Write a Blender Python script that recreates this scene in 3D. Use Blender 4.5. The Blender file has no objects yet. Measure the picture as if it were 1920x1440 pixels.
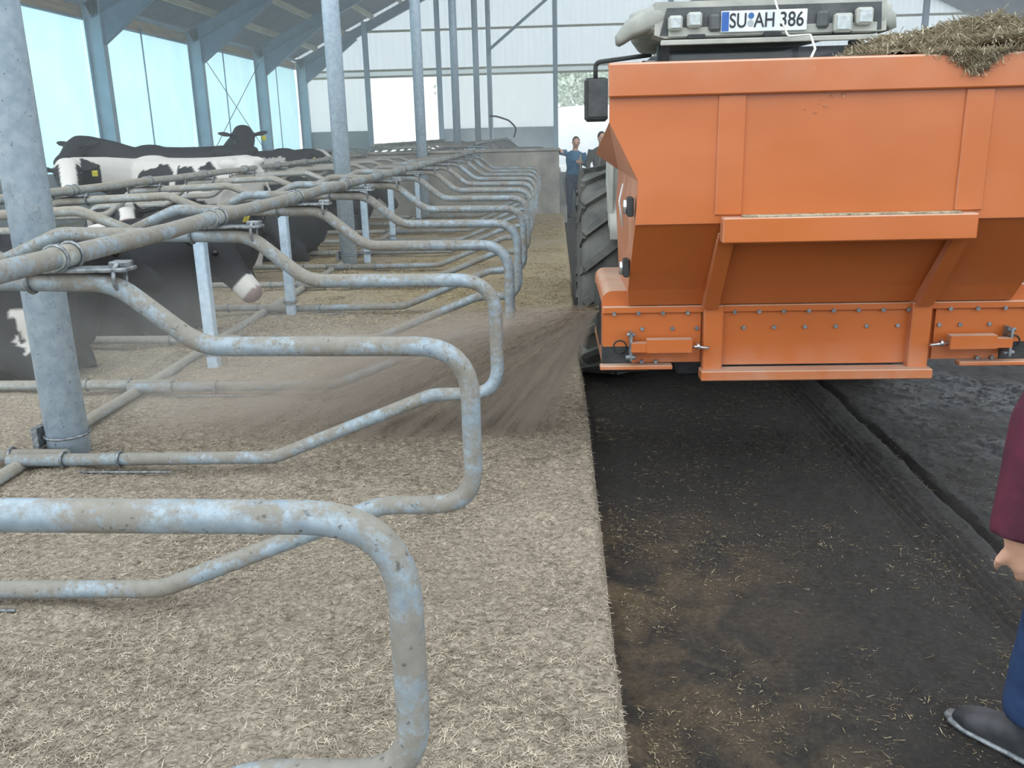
import bpy, math, random
import numpy as np
from mathutils import Vector, Matrix
random.seed(7); np.random.seed(7)
S = bpy.context.scene
C = S.collection

# ------------------------------------------------------------------ camera
H = 1.75
cam_d = bpy.data.cameras.new('camera'); cam = bpy.data.objects.new('camera', cam_d); C.objects.link(cam)
F_PX = 1680.125
cam_d.sensor_width = 36.0; cam_d.lens = F_PX / 1920 * 36.0
cam_d.clip_start = 0.05; cam_d.clip_end = 500
def _dirv(px, py):
    return Vector((px - 960, -(py - 720), -F_PX)).normalized()
_y = _dirv(1038, 246); _z = -_dirv(1110, 6700); _z = (_z - _y * _z.dot(_y)).normalized(); _x = _y.cross(_z)
cam.matrix_world = Matrix.Translation((0, 0, H)) @ Matrix((_x, _y, _z)).to_4x4()
S.camera = cam

# ------------------------------------------------------------------ world and light
W = bpy.data.worlds.new('overcast_sky'); S.world = W; W.use_nodes = True
nt = W.node_tree; nt.nodes.clear()
bg = nt.nodes.new('ShaderNodeBackground'); wo = nt.nodes.new('ShaderNodeOutputWorld')
bg.inputs[0].default_value = (0.87, 0.95, 1.0, 1); bg.inputs[1].default_value = 2.6
nt.links.new(bg.outputs[0], wo.inputs[0])
sun_d = bpy.data.lights.new('overcast_sun', 'SUN'); sun_d.energy = 0.7; sun_d.angle = math.radians(50); sun_d.color = (0.95, 0.98, 1.0)
sun = bpy.data.objects.new('overcast_sun', sun_d); C.objects.link(sun)
sun.rotation_euler = (math.radians(50), 0, math.radians(-12))
S.view_settings.view_transform = 'Standard'; S.view_settings.look = 'None'
S.view_settings.exposure = -0.2; S.view_settings.gamma = 1.0; S.view_settings.use_curve_mapping = False
S.cycles.use_denoising = True
S.cycles.max_bounces = 7; S.cycles.diffuse_bounces = 4; S.cycles.glossy_bounces = 3
S.cycles.transmission_bounces = 6; S.cycles.volume_bounces = 1; S.cycles.transparent_max_bounces = 12
S.cycles.volume_step_rate = 1.0; S.cycles.volume_max_steps = 128
S.cycles.caustics_reflective = False; S.cycles.caustics_refractive = False
S.cycles.sample_clamp_indirect = 6.0

# ------------------------------------------------------------------ helpers: colour and materials
def lin(r, g, b):
    f = lambda c: ((c / 255 + 0.055) / 1.055) ** 2.4 if c > 10 else c / 255 / 12.92
    return (f(r), f(g), f(b), 1)

class NT:
    def __init__(s, name):
        s.m = bpy.data.materials.new(name); s.m.use_nodes = True; s.t = s.m.node_tree; s.t.nodes.clear()
        s.out = s.n('ShaderNodeOutputMaterial')
    def n(s, typ, **kw):
        x = s.t.nodes.new(typ)
        for k, v in kw.items():
            setattr(x, k, v)
        return x
    def l(s, a, b):
        s.t.links.new(a, b)
    def val(s, sock, v):
        if isinstance(v, (int, float, tuple)): sock.default_value = v
        else: s.l(v, sock)
    def math(s, op, a, b=0.0, c=0.0, clamp=False):
        x = s.n('ShaderNodeMath', operation=op, use_clamp=clamp)
        for i, v in enumerate((a, b, c)): s.val(x.inputs[i], v)
        return x.outputs[0]
    def mix(s, f, a, b):
        x = s.n('ShaderNodeMix', data_type='RGBA')
        s.val(x.inputs['Factor'], f); s.val(x.inputs[6], a); s.val(x.inputs[7], b)
        return x.outputs[2]
    def ramp(s, f, stops):
        x = s.n('ShaderNodeValToRGB'); e = x.color_ramp.elements
        while len(e) < len(stops): e.new(0.5)
        for i, (p, c) in enumerate(stops):
            e[i].position = p; e[i].color = c if not isinstance(c, (int, float)) else (c, c, c, 1)
        s.l(f, x.inputs[0]); return x.outputs[0]
    def noise(s, vec, scale, detail=3, rough=0.55, dist=0.0):
        x = s.n('ShaderNodeTexNoise'); s.l(vec, x.inputs['Vector'])
        x.inputs['Scale'].default_value = scale; x.inputs['Detail'].default_value = detail
        x.inputs['Roughness'].default_value = rough; x.inputs['Distortion'].default_value = dist
        return x.outputs[0]
    def coords(s, per_object=True, stretch=None):
        tc = s.n('ShaderNodeTexCoord').outputs['Object']
        if per_object:
            oi = s.n('ShaderNodeObjectInfo').outputs['Random']
            v = s.n('ShaderNodeCombineXYZ'); k = s.math('MULTIPLY', oi, 37.0)
            s.l(k, v.inputs[0]); s.l(k, v.inputs[1])
            a = s.n('ShaderNodeVectorMath', operation='ADD'); s.l(tc, a.inputs[0]); s.l(v.outputs[0], a.inputs[1]); tc = a.outputs[0]
        if stretch:
            a = s.n('ShaderNodeVectorMath', operation='MULTIPLY'); s.l(tc, a.inputs[0]); a.inputs[1].default_value = stretch; tc = a.outputs[0]
        return tc
    def bsdf(s, col, rough=0.6, metal=0.0, bump=None, bstr=0.3, bdist=0.01, spec=0.5):
        b = s.n('ShaderNodeBsdfPrincipled')
        s.val(b.inputs['Base Color'], col); s.val(b.inputs['Roughness'], rough); s.val(b.inputs['Metallic'], metal)
        b.inputs['Specular IOR Level'].default_value = spec
        if bump is not None:
            x = s.n('ShaderNodeBump'); x.inputs['Strength'].default_value = bstr; x.inputs['Distance'].default_value = bdist
            s.l(bump, x.inputs['Height']); s.l(x.outputs[0], b.inputs['Normal'])
        s.l(b.outputs[0], s.out.inputs[0]); return b

def mat_noise(name, c1, c2, scale=8, rough=0.6, metal=0.0, bump=0.2, bdist=0.005, per=True, stretch=None, lo=0.35, hi=0.65, spec=0.5, detail=4):
    m = NT(name); v = m.coords(per, stretch); n = m.noise(v, scale, detail)
    col = m.ramp(n, [(lo, c1), (hi, c2)])
    m.bsdf(col, rough, metal, m.noise(v, scale * 3, 4), bump, bdist, spec)
    return m.m

def mat_dirty(name, c1, c2, dirt, scale=6, cover=(0.5, 0.62), rough=0.35, metal=0.5, speck=True, dirt_top=0.25, endx=None):
    m = NT(name); v = m.coords()
    base = m.ramp(m.noise(v, scale * 2.2, 4), [(0.35, c1), (0.65, c2)])
    f = m.math('ADD', m.math('MULTIPLY', m.noise(v, scale * 0.45, 4), 0.55), m.math('MULTIPLY', m.noise(v, scale * 3.2, 7, 0.72), 0.45))
    if endx is not None:
        tco = m.n('ShaderNodeTexCoord').outputs['Object']; ex = m.n('ShaderNodeSeparateXYZ'); m.l(tco, ex.inputs[0])
        f = m.math('ADD', f, m.math('MULTIPLY', m.math('MULTIPLY', m.math('SUBTRACT', ex.outputs[0], endx), 6.0, clamp=True), 0.03))
        f = m.math('ADD', f, m.math('MULTIPLY', m.math('MULTIPLY', m.math('SUBTRACT', -0.95, ex.outputs[0]), 4.0, clamp=True), 0.035))
    nrm = m.n('ShaderNodeNewGeometry').outputs['Normal']
    sx = m.n('ShaderNodeSeparateXYZ'); m.l(nrm, sx.inputs[0])
    up = m.math('MULTIPLY', m.math('MAXIMUM', sx.outputs[2], 0.0), dirt_top)     # dust settles on top
    f = m.math('ADD', f, m.math('MULTIPLY', up, 0.35))
    mask = m.ramp(f, [(cover[0], 0.0), (cover[1], 1.0)])
    dcol = m.mix(m.noise(v, 30, 3), dirt, (dirt[0] * 0.6, dirt[1] * 0.58, dirt[2] * 0.55, 1))
    col = m.mix(m.math('MULTIPLY', mask, 0.9), base, dcol)
    if speck:
        sp = m.ramp(m.noise(v, 60, 2), [(0.66, 0.0), (0.72, 1.0)])
        col = m.mix(m.math('MULTIPLY', sp, 0.6), col, lin(60, 58, 55))
    rg = m.math('ADD', m.math('MULTIPLY', mask, 0.45), rough)
    mt = m.math('MULTIPLY', m.math('SUBTRACT', 1.0, mask), metal)
    m.bsdf(col, rg, mt, m.math('ADD', m.math('MULTIPLY', f, 1.0), m.noise(v, 50, 3)), 0.35, 0.003)
    return m.m

M = {}
M['galv'] = mat_dirty('galvanised_pipe', lin(130, 144, 154), lin(149, 163, 172), lin(142, 136, 125), 12, (0.475, 0.57), 0.45, 0.15, True, 0.22, -0.46)
M['galv_post'] = mat_dirty('galvanised_post', lin(172, 194, 212), lin(196, 214, 229), lin(160, 168, 174), 9, (0.56, 0.70), 0.45, 0.2, True, 0.2)
M['galv_dusty'] = mat_dirty('dusty_pipe', lin(150, 158, 160), lin(170, 174, 172), lin(154, 148, 136), 11, (0.46, 0.60), 0.5, 0.2, True, 0.6)
M['bolt'] = mat_noise('clamp_steel', lin(95, 100, 104), lin(150, 155, 158), 40, 0.45, 0.5, 0.2)
M['steel_blue'] = mat_noise('painted_frame_steel', lin(140, 168, 188), lin(156, 182, 200), 3, 0.55, 0.1, 0.05)
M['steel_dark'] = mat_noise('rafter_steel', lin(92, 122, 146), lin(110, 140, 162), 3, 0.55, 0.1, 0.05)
M['timber'] = mat_noise('timber_board', lin(150, 128, 100), lin(182, 160, 128), 2, 0.8, 0, 0.2, stretch=(6, 0.6, 6))
M['purlin'] = mat_noise('purlin_timber', lin(160, 155, 132), lin(190, 184, 158), 2, 0.8, 0, 0.2, stretch=(6, 0.6, 6))
M['roof'] = mat_noise('fibre_cement_roof', lin(70, 78, 88), lin(92, 100, 110), 1.5, 0.8, 0, 0.1)
M['concrete'] = mat_noise('concrete_dusty', lin(120, 118, 112), lin(165, 160, 150), 3, 0.9, 0, 0.4, 0.01, detail=8, lo=0.3, hi=0.7)
M['plinth'] = mat_noise('plinth_concrete', lin(140, 152, 160), lin(166, 176, 182), 1.2, 0.85, 0, 0.2)
M['black_rub'] = mat_noise('black_rubber', lin(34, 37, 38), lin(58, 60, 60), 12, 0.75, 0, 0.3)
M['tyre'] = mat_noise('dusty_tyre', lin(60, 63, 62), lin(108, 108, 103), 6, 0.85, 0, 0.3, lo=0.3, hi=0.75)
M['cab_grey'] = mat_noise('dusty_cab_plastic', lin(150, 152, 146), lin(178, 178, 170), 5, 0.7, 0, 0.15)
M['cab_dark'] = mat_noise('dark_cab_plastic', lin(62, 66, 68), lin(88, 90, 90), 8, 0.6, 0, 0.15)
M['dark_metal'] = mat_noise('dark_metal', lin(40, 42, 44), lin(64, 66, 68), 12, 0.5, 0.3, 0.2)
M['chrome'] = mat_noise('bright_metal', lin(190, 192, 195), lin(225, 226, 228), 20, 0.22, 0.9, 0.1)
M['white'] = mat_noise('white_paint', lin(205, 212, 216), lin(222, 228, 230), 10, 0.5, 0, 0.05)
M['plate_blue'] = mat_noise('plate_blue', lin(40, 88, 160), lin(50, 100, 172), 10, 0.45, 0, 0.0)
M['ink'] = mat_noise('plate_ink', lin(30, 34, 40), lin(36, 40, 46), 10, 0.5, 0, 0.0)
M['sticker_blue'] = mat_noise('sticker_blue', lin(46, 90, 150), lin(56, 102, 160), 10, 0.5, 0, 0.0)
M['sticker_grey'] = mat_noise('sticker_grey', lin(150, 156, 158), lin(165, 170, 172), 10, 0.5, 0, 0.0)
M['twine'] = mat_noise('twine', lin(205, 205, 198), lin(225, 224, 215), 30, 0.9, 0, 0.2)
M['yellow'] = mat_noise('tag_yellow', lin(222, 212, 70), lin(236, 226, 92), 10, 0.5, 0, 0.0)
M['eye'] = mat_noise('eye_dark', lin(18, 15, 14), lin(24, 20, 18), 10, 0.15, 0, 0.0)
M['wood_handle'] = mat_noise('shovel_handle', lin(150, 135, 110), lin(178, 162, 135), 8, 0.7, 0, 0.2)
M['lens'] = mat_noise('lamp_lens', lin(160, 168, 170), lin(190, 198, 200), 30, 0.3, 0, 0.2)
M['leaf'] = mat_noise('overexposed_foliage', lin(190, 202, 184), lin(220, 228, 214), 3, 0.8, 0, 0.2)  # leaf colour paled to stand for overexposed daylight outside
M['bark'] = mat_noise('bark', lin(90, 84, 76), lin(120, 112, 100), 8, 0.9, 0, 0.3)
M['yard'] = mat_noise('yard_ground', lin(196, 198, 196), lin(215, 216, 214), 0.4, 0.9, 0, 0.2)
M['sheeting'] = mat_noise('white_sheeting', lin(226, 230, 232), lin(238, 240, 242), 0.6, 0.6, 0, 0.2)
M['skin'] = mat_noise('skin', lin(196, 150, 126), lin(212, 168, 144), 12, 0.6, 0, 0.1)

# orange paint with dust that lies on upper faces and along low edges
def mat_orange():
    m = NT('orange_paint'); v = m.coords(False)
    base = m.ramp(m.noise(v, 1.6, 3), [(0.3, (0.46, 0.124, 0.030, 1)), (0.7, (0.52, 0.144, 0.037, 1))])
    nrm = m.n('ShaderNodeNewGeometry').outputs['Normal']
    sx = m.n('ShaderNodeSeparateXYZ'); m.l(nrm, sx.inputs[0])
    up = m.ramp(sx.outputs[2], [(0.25, 0.0), (0.8, 1.0)])
    pos = m.n('ShaderNodeNewGeometry').outputs['Position']; sp = m.n('ShaderNodeSeparateXYZ'); m.l(pos, sp.inputs[0])
    # dust film: strongest at the very top rim and at the lower lip
    zt = m.ramp(sp.outputs[2], [(0.0, 0.0), (1.0, 1.0)])
    hi = m.math('MULTIPLY', m.math('SUBTRACT', sp.outputs[2], 1.82), 2.2, clamp=True)
    lo = m.math('MULTIPLY', m.math('SUBTRACT', 0.72, sp.outputs[2]), 5.0, clamp=True)
    leftside = m.math('MULTIPLY', m.math('SUBTRACT', -0.5, sx.outputs[0]), 3.0, clamp=True)
    film = m.math('MAXIMUM', m.math('MAXIMUM', hi, lo), m.math('MULTIPLY', leftside, 0.8))
    n = m.noise(v, 4.5, 6, 0.6)
    film = m.math('MULTIPLY', film, m.ramp(n, [(0.35, 0.05), (0.7, 0.55)]))
    f = m.math('MAXIMUM', film, m.math('MULTIPLY', up, m.ramp(n, [(0.3, 0.5), (0.6, 0.9)])))
    col = m.mix(f, base, lin(190, 170, 152))
    rg = m.math('ADD', 0.30, m.math('MULTIPLY', f, 0.4))
    m.bsdf(col, rg, 0.0, m.noise(v, 1.9, 2, 0.4), 0.35, 0.05, 0.5)
    return m.m
M['orange'] = mat_orange()

def mat_bed():   # chopped straw, warmer and longer towards the back
    m = NT('chopped_straw_bed'); v = m.coords(False)
    n1 = m.noise(v, 1.1, 5); n2 = m.noise(v, 55, 6, 0.7, 0.8)
    c = m.ramp(n2, [(0.32, lin(94, 86, 77)), (0.5, lin(147, 136, 121)), (0.68, lin(182, 171, 155))])
    sepp = m.n('ShaderNodeSeparateXYZ'); m.l(v, sepp.inputs[0])
    far = m.math('MULTIPLY', m.math('SUBTRACT', sepp.outputs[1], 4.5), 0.22, clamp=True)
    c = m.mix(m.math('MULTIPLY', far, m.ramp(n1, [(0.3, 0.35), (0.6, 0.95)])), c, m.ramp(n2, [(0.36, lin(118, 103, 80)), (0.5, lin(156, 140, 110)), (0.66, lin(190, 174, 140))]))
    dark = m.ramp(m.noise(v, 2.3, 4), [(0.58, 0.0), (0.72, 1.0)])
    c = m.mix(m.math('MULTIPLY', dark, 0.35), c, lin(110, 100, 86))
    m.bsdf(c, 0.95, 0, n2, 0.8, 0.012, 0.2); return m.m
M['bed'] = mat_bed()
def mat_alley():
    m = NT('wet_manure_alley'); v = m.coords(False)
    n1 = m.noise(v, 1.3, 5); n2 = m.noise(v, 48, 8, 0.8); n3 = m.noise(v, 3.7, 5, 0.6, 0.6)
    c = m.ramp(n2, [(0.3, lin(24, 22, 20)), (0.55, lin(48, 43, 39)), (0.75, lin(88, 79, 67))])
    sx = m.n('ShaderNodeSeparateXYZ'); m.l(v, sx.inputs[0])
    left = m.math('SUBTRACT', 1.0, m.math('MULTIPLY', m.math('SUBTRACT', sx.outputs[0], 0.2), 1.1), clamp=True)
    near = m.math('SUBTRACT', 1.0, m.math('MULTIPLY', m.math('SUBTRACT', sx.outputs[1], 3.3), 1.2), clamp=True)
    brown = m.math('MULTIPLY', m.math('MULTIPLY', left, near), m.ramp(n3, [(0.38, 0.0), (0.62, 1.0)]))
    c = m.mix(m.math('MULTIPLY', brown, 0.8), c, m.ramp(n2, [(0.3, lin(84, 66, 46)), (0.7, lin(142, 122, 94))]))
    wet = m.math('MULTIPLY', m.math('SUBTRACT', sx.outputs[0], 1.6), 1.5, clamp=True)
    wet = m.math('MULTIPLY', wet, m.ramp(n1, [(0.4, 0.3), (0.6, 1.0)]))
    c = m.mix(m.math('MULTIPLY', wet, 0.6), c, lin(40, 42, 48))
    rg = m.math('SUBTRACT', m.math('SUBTRACT', 0.80, m.math('MULTIPLY', wet, 0.60)), m.math('MULTIPLY', m.ramp(n2, [(0.5, 0.0), (0.7, 1.0)]), 0.1))
    m.bsdf(c, rg, 0, m.math('ADD', n2, m.math('MULTIPLY', n3, 0.6)), 0.9, 0.02, 0.5); return m.m
M['alley'] = mat_alley()
def mat_straw(name, a, b, c):
    m = NT(name); v = m.coords(False)
    n = m.noise(v, 23, 2, 0.8); col = m.ramp(n, [(0.3, a), (0.5, b), (0.68, c)])
    m.bsdf(col, 0.8, 0, None, spec=0.3); return m.m
M['straw'] = mat_straw('straw_bits', lin(102, 93, 80), lin(152, 140, 124), lin(200, 188, 168))
M['straw_alley'] = mat_straw('alley_straw', lin(52, 45, 38), lin(104, 90, 68), lin(190, 176, 146))
M['straw_heap'] = mat_straw('heap_straw', lin(112, 101, 82), lin(158, 147, 124), lin(196, 187, 164))
M['straw_gold'] = mat_straw('golden_straw', lin(128, 112, 84), lin(178, 160, 126), lin(212, 196, 162))
def mat_curtain():
    m = NT('curtain_fabric'); v = m.coords(False)
    sz = m.n('ShaderNodeSeparateXYZ'); m.l(v, sz.inputs[0])
    n = m.noise(v, 1.0, 3)
    c = m.ramp(n, [(0.3, (0.50, 0.78, 0.82, 1)), (0.7, (0.60, 0.86, 0.88, 1))])
    d = m.n('ShaderNodeBsdfDiffuse'); t = m.n('ShaderNodeBsdfTranslucent'); x = m.n('ShaderNodeMixShader')
    m.l(c, d.inputs[0]); m.l(c, t.inputs[0]); x.inputs[0].default_value = 0.68
    m.l(d.outputs[0], x.inputs[1]); m.l(t.outputs[0], x.inputs[2]); m.l(x.outputs[0], m.out.inputs[0]); return m.m
M['curtain'] = mat_curtain()
def mat_clad(name, c, tr):
    m = NT(name); v = m.coords()
    cc = m.mix(m.noise(v, 2, 3), c, (c[0] * 0.92, c[1] * 0.94, c[2] * 0.95, 1))
    d = m.n('ShaderNodeBsdfDiffuse'); t = m.n('ShaderNodeBsdfTranslucent'); x = m.n('ShaderNodeMixShader')
    m.l(cc, d.inputs[0]); m.l(cc, t.inputs[0]); x.inputs[0].default_value = tr
    m.l(d.outputs[0], x.inputs[1]); m.l(t.outputs[0], x.inputs[2]); m.l(x.outputs[0], m.out.inputs[0]); return m.m
M['clad'] = mat_clad('corrugated_cladding', lin(240, 245, 249), 0.62)
M['clad_flat'] = mat_clad('flat_cladding', lin(243, 247, 247), 0.62)
def mat_glass():
    m = NT('cab_glass'); b = m.bsdf(lin(40, 46, 50), 0.1); b.inputs['Alpha'].default_value = 0.75; return m.m
M['glass'] = mat_glass()
def mat_attr(name, rough=0.75, bump=0.4, scale=90):
    m = NT(name); a = m.n('ShaderNodeAttribute'); a.attribute_name = 'tone'; v = m.coords()
    col = m.mix(m.math('MULTIPLY', m.noise(v, 12, 5), 0.16), a.outputs['Color'], (0.06, 0.055, 0.05, 1))
    m.bsdf(col, rough, 0, m.noise(v, scale, 3), bump, 0.004, 0.35); return m.m
M['coat'] = mat_attr('cow_coat')
def cloth(name, c1, c2): return mat_noise(name, c1, c2, 9, 0.9, 0, 0.4, 0.006)
M['sweater'] = cloth('blue_sweater', lin(44, 96, 132), lin(66, 124, 158))
M['trousers'] = cloth('navy_trousers', lin(38, 50, 76), lin(52, 66, 94))
M['jacket'] = cloth('dark_jacket', lin(62, 64, 60), lin(84, 84, 78))
M['maroon'] = cloth('maroon_sleeve', lin(62, 16, 36), lin(84, 24, 46))
M['denim'] = cloth('blue_denim', lin(24, 46, 82), lin(38, 64, 104))
M['boot'] = mat_noise('dark_boot', lin(40, 42, 46), lin(66, 66, 70), 12, 0.6, 0, 0.3)
M['hair'] = mat_noise('dark_hair', lin(44, 34, 26), lin(62, 48, 36), 60, 0.8, 0, 0.5)

# ------------------------------------------------------------------ helpers: geometry
class MB:
    def __init__(s): s.v = []; s.f = []; s.sm = []
    def add(s, vs, fs, smooth=False):
        o = len(s.v); s.v += [tuple(p) for p in vs]
        s.f += [tuple(o + i for i in f) for f in fs]; s.sm += [smooth] * len(fs); return s
    def box(s, c, d, R=None, bev=0.0):
        x, y, z = d[0] / 2, d[1] / 2, d[2] / 2
        if bev > 0:
            b = min(bev, x * 0.9, y * 0.9, z * 0.9)
            vs = []
            for sx in (-1, 1):
                for sy in (-1, 1):
                    for sz in (-1, 1):
                        vs += [(sx * x, sy * (y - b), sz * (z - b)), (sx * (x - b), sy * y, sz * (z - b)), (sx * (x - b), sy * (y - b), sz * z)]
            idx = lambda i, j, k, a: ((i * 2 + j) * 2 + k) * 3 + a
            fs = []
            for i in (0, 1): fs.append([idx(i, 0, 0, 0), idx(i, 1, 0, 0), idx(i, 1, 1, 0), idx(i, 0, 1, 0)][::1 if i else -1])
            for j in (0, 1): fs.append([idx(0, j, 0, 1), idx(1, j, 0, 1), idx(1, j, 1, 1), idx(0, j, 1, 1)][::-1 if j else 1])
            for k in (0, 1): fs.append([idx(0, 0, k, 2), idx(1, 0, k, 2), idx(1, 1, k, 2), idx(0, 1, k, 2)][::1 if k else -1])
            for i in (0, 1):
                for j in (0, 1): fs.append([idx(i, j, 0, 0), idx(i, j, 1, 0), idx(i, j, 1, 1), idx(i, j, 0, 1)][::-1 if i ^ j else 1])
                for k in (0, 1): fs.append([idx(i, 0, k, 0), idx(i, 1, k, 0), idx(i, 1, k, 2), idx(i, 0, k, 2)][::1 if i ^ k else -1])
            for j in (0, 1):
                for k in (0, 1): fs.append([idx(0, j, k, 1), idx(1, j, k, 1), idx(1, j, k, 2), idx(0, j, k, 2)][::-1 if j ^ k else 1])
            for i in (0, 1):
                for j in (0, 1):
                    for k in (0, 1): fs.append([idx(i, j, k, 0), idx(i, j, k, 1), idx(i, j, k, 2)][::1 if (i ^ j ^ k) else -1])
        else:
            vs = [(sx * x, sy * y, sz * z) for sx in (-1, 1) for sy in (-1, 1) for sz in (-1, 1)]
            fs = [(0, 1, 3, 2), (4, 6, 7, 5), (0, 4, 5, 1), (2, 3, 7, 6), (0, 2, 6, 4), (1, 5, 7, 3)]
        out = []
        for p in vs:
            p = Vector(p)
            if R is not None: p = R @ p
            out.append(p + Vector(c))
        return s.add(out, fs)
    def bar(s, p0, p1, w, h, up=(0, 0, 1)):
        p0 = Vector(p0); p1 = Vector(p1); d = (p1 - p0); L = d.length; d.normalize()
        u = Vector(up); sd = d.cross(u)
        if sd.length < 1e-4: sd = d.cross(Vector((1, 0, 0)))
        sd.normalize(); u = sd.cross(d)
        R = Matrix((sd, d, u)).transposed()
        return s.box((p0 + p1) / 2, (w, L, h), R)
    def tube(s, path, r, n=10, caps=True, closed=False):
        P = [Vector(p) for p in path]; N = len(P)
        rr = r if isinstance(r, (list, tuple)) else [r] * N
        T = []
        for i in range(N):
            if closed: t = P[(i + 1) % N] - P[i - 1]
            else: t = P[min(i + 1, N - 1)] - P[max(i - 1, 0)]
            T.append(t.normalized())
        a = Vector((0, 0, 1)) if abs(T[0].z) < 0.9 else Vector((1, 0, 0))
        u = T[0].cross(a).normalized(); vs = []
        for i in range(N):
            u = (u - T[i] * u.dot(T[i])).normalized(); w = T[i].cross(u)
            for k in range(n):
                an = 2 * math.pi * k / n
                vs.append(P[i] + (u * math.cos(an) + w * math.sin(an)) * rr[i])
        fs = []
        for i in range(N if closed else N - 1):
            j = (i + 1) % N
            for k in range(n):
                k2 = (k + 1) % n
                fs.append((i * n + k, i * n + k2, j * n + k2, j * n + k))
        s.add(vs, fs, True)
        if caps and not closed:
            o = len(s.v) - len(vs)
            s.f += [tuple(o + k for k in range(n))[::-1], tuple(o + (N - 1) * n + k for k in range(n))]; s.sm += [False, False]
        return s
    def lathe(s, prof, c, axis='X', n=32):
        vs = []; N = len(prof)
        for (r, h) in prof:
            for k in range(n):
                a = 2 * math.pi * k / n
                x, y = r * math.cos(a), r * math.sin(a)
                p = (h, x, y) if axis == 'X' else ((x, h, y) if axis == 'Y' else (x, y, h))
                vs.append(Vector(p) + Vector(c))
        fs = []
        for i in range(N - 1):
            for k in range(n):
                k2 = (k + 1) % n; fs.append((i * n + k, i * n + k2, (i + 1) * n + k2, (i + 1) * n + k))
        s.add(vs, fs, True); return s
    def prism(s, poly, y0, y1, axis='Y'):
        n = len(poly)
        mk = {'Y': lambda a, b, t: (a, t, b), 'X': lambda a, b, t: (t, a, b), 'Z': lambda a, b, t: (a, b, t)}[axis]
        vs = [mk(a, b, y0) for a, b in poly] + [mk(a, b, y1) for a, b in poly]
        fs = [tuple(range(n)), tuple(range(2 * n - 1, n - 1, -1))] + [(i, i + n, (i + 1) % n + n, (i + 1) % n) for i in range(n)]
        return s.add(vs, fs)
    def loft(s, secs, n=16, p=2.4):
        """secs: (centre, forward, half width, half height[, up])"""
        vs = []; N = len(secs)
        for q in secs:
            c, d, w, h = Vector(q[0]), Vector(q[1]).normalized(), q[2], q[3]
            up = Vector(q[4]) if len(q) > 4 else Vector((0, 0, 1))
            sd = d.cross(up).normalized(); u = sd.cross(d)
            for k in range(n):
                a = 2 * math.pi * k / n; ca, sa = math.cos(a), math.sin(a)
                x = math.copysign(abs(ca) ** (2 / p), ca) * w; z = math.copysign(abs(sa) ** (2 / p), sa) * h
                vs.append(c + sd * x + u * z)
        fs = []
        for i in range(N - 1):
            for k in range(n):
                k2 = (k + 1) % n; fs.append((i * n + k, i * n + k2, (i + 1) * n + k2, (i + 1) * n + k))
        fs.append(tuple(range(n))[::-1]); fs.append(tuple((N - 1) * n + k for k in range(n)))
        return s.add(vs, fs, True)
    def ell(s, c, r, R=None, n=12):
        secs = []; vs = []; fs = []; m = n // 2 + 1
        for i in range(m):
            t = math.pi * i / (m - 1)
            t = min(max(t, 0.06), math.pi - 0.06)
            for k in range(n):
                a = 2 * math.pi * k / n
                p = Vector((r[0] * math.sin(t) * math.cos(a), r[1] * math.sin(t) * math.sin(a), r[2] * math.cos(t)))
                if R is not None: p = R @ p
                vs.append(p + Vector(c))
        for i in range(m - 1):
            for k in range(n):
                k2 = (k + 1) % n; fs.append((i * n + k, (i + 1) * n + k, (i + 1) * n + k2, i * n + k2))
        fs.append(tuple(range(n))); fs.append(tuple((m - 1) * n + k for k in range(n))[::-1])
        return s.add(vs, fs, True)
    def mesh(s, name, m):
        me = bpy.data.meshes.new(name); me.from_pydata(s.v, [], s.f)
        me.polygons.foreach_set('use_smooth', s.sm)
        me.materials.append(m); me.update(); return me
    def build(s, name, m, parent=None, loc=None):
        return link(name, s.mesh(name, m), parent, loc)

def link(name, me, parent=None, loc=None):
    o = bpy.data.objects.new(name, me); C.objects.link(o)
    if parent is not None: o.parent = parent
    if loc is not None: o.location = loc
    return o
def tag(o, label, cat, group=None, kind=None):
    o['label'] = label; o['category'] = cat
    if group: o['group'] = group
    if kind: o['kind'] = kind
    return o
def thing(name, label, cat, loc=(0, 0, 0), rz=0, group=None):
    o = bpy.data.objects.new(name, None); C.objects.link(o); o.location = loc; o.rotation_euler = (0, 0, rz)
    o.empty_display_size = 0.1
    return tag(o, label, cat, group)
def struct(o): o['kind'] = 'structure'; return o
def sempty(name): 
    o = bpy.data.objects.new(name, None); C.objects.link(o); o['kind'] = 'structure'; return o
def children(o): return [c for c in bpy.data.objects if c.parent == o]
def copy_tree(src, kids, loc, label=None):
    r = src.copy(); C.objects.link(r); r.location = loc
    if label: r['label'] = label
    for ch, sub in kids:
        c = ch.copy(); C.objects.link(c); c.parent = r
        for g in sub:
            d = g.copy(); C.objects.link(d); d.parent = c
    return r
def fillet(pts, rads, n=7):
    P = [Vector(p) for p in pts]; out = [P[0]]
    for i in range(1, len(P) - 1):
        a, b, c = P[i - 1], P[i], P[i + 1]; r = rads[i] if isinstance(rads, (list, tuple)) else rads
        d1 = (a - b).normalized(); d2 = (c - b).normalized()
        ang = d1.angle(d2); t = min(r / math.tan(ang / 2), (a - b).length * 0.48, (c - b).length * 0.48)
        p1 = b + d1 * t; p2 = b + d2 * t
        for k in range(n + 1):
            u = k / n; out.append(p1 * (1 - u) ** 2 * 1 + b * 2 * u * (1 - u) + p2 * u * u)
    out.append(P[-1]); return out

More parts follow.
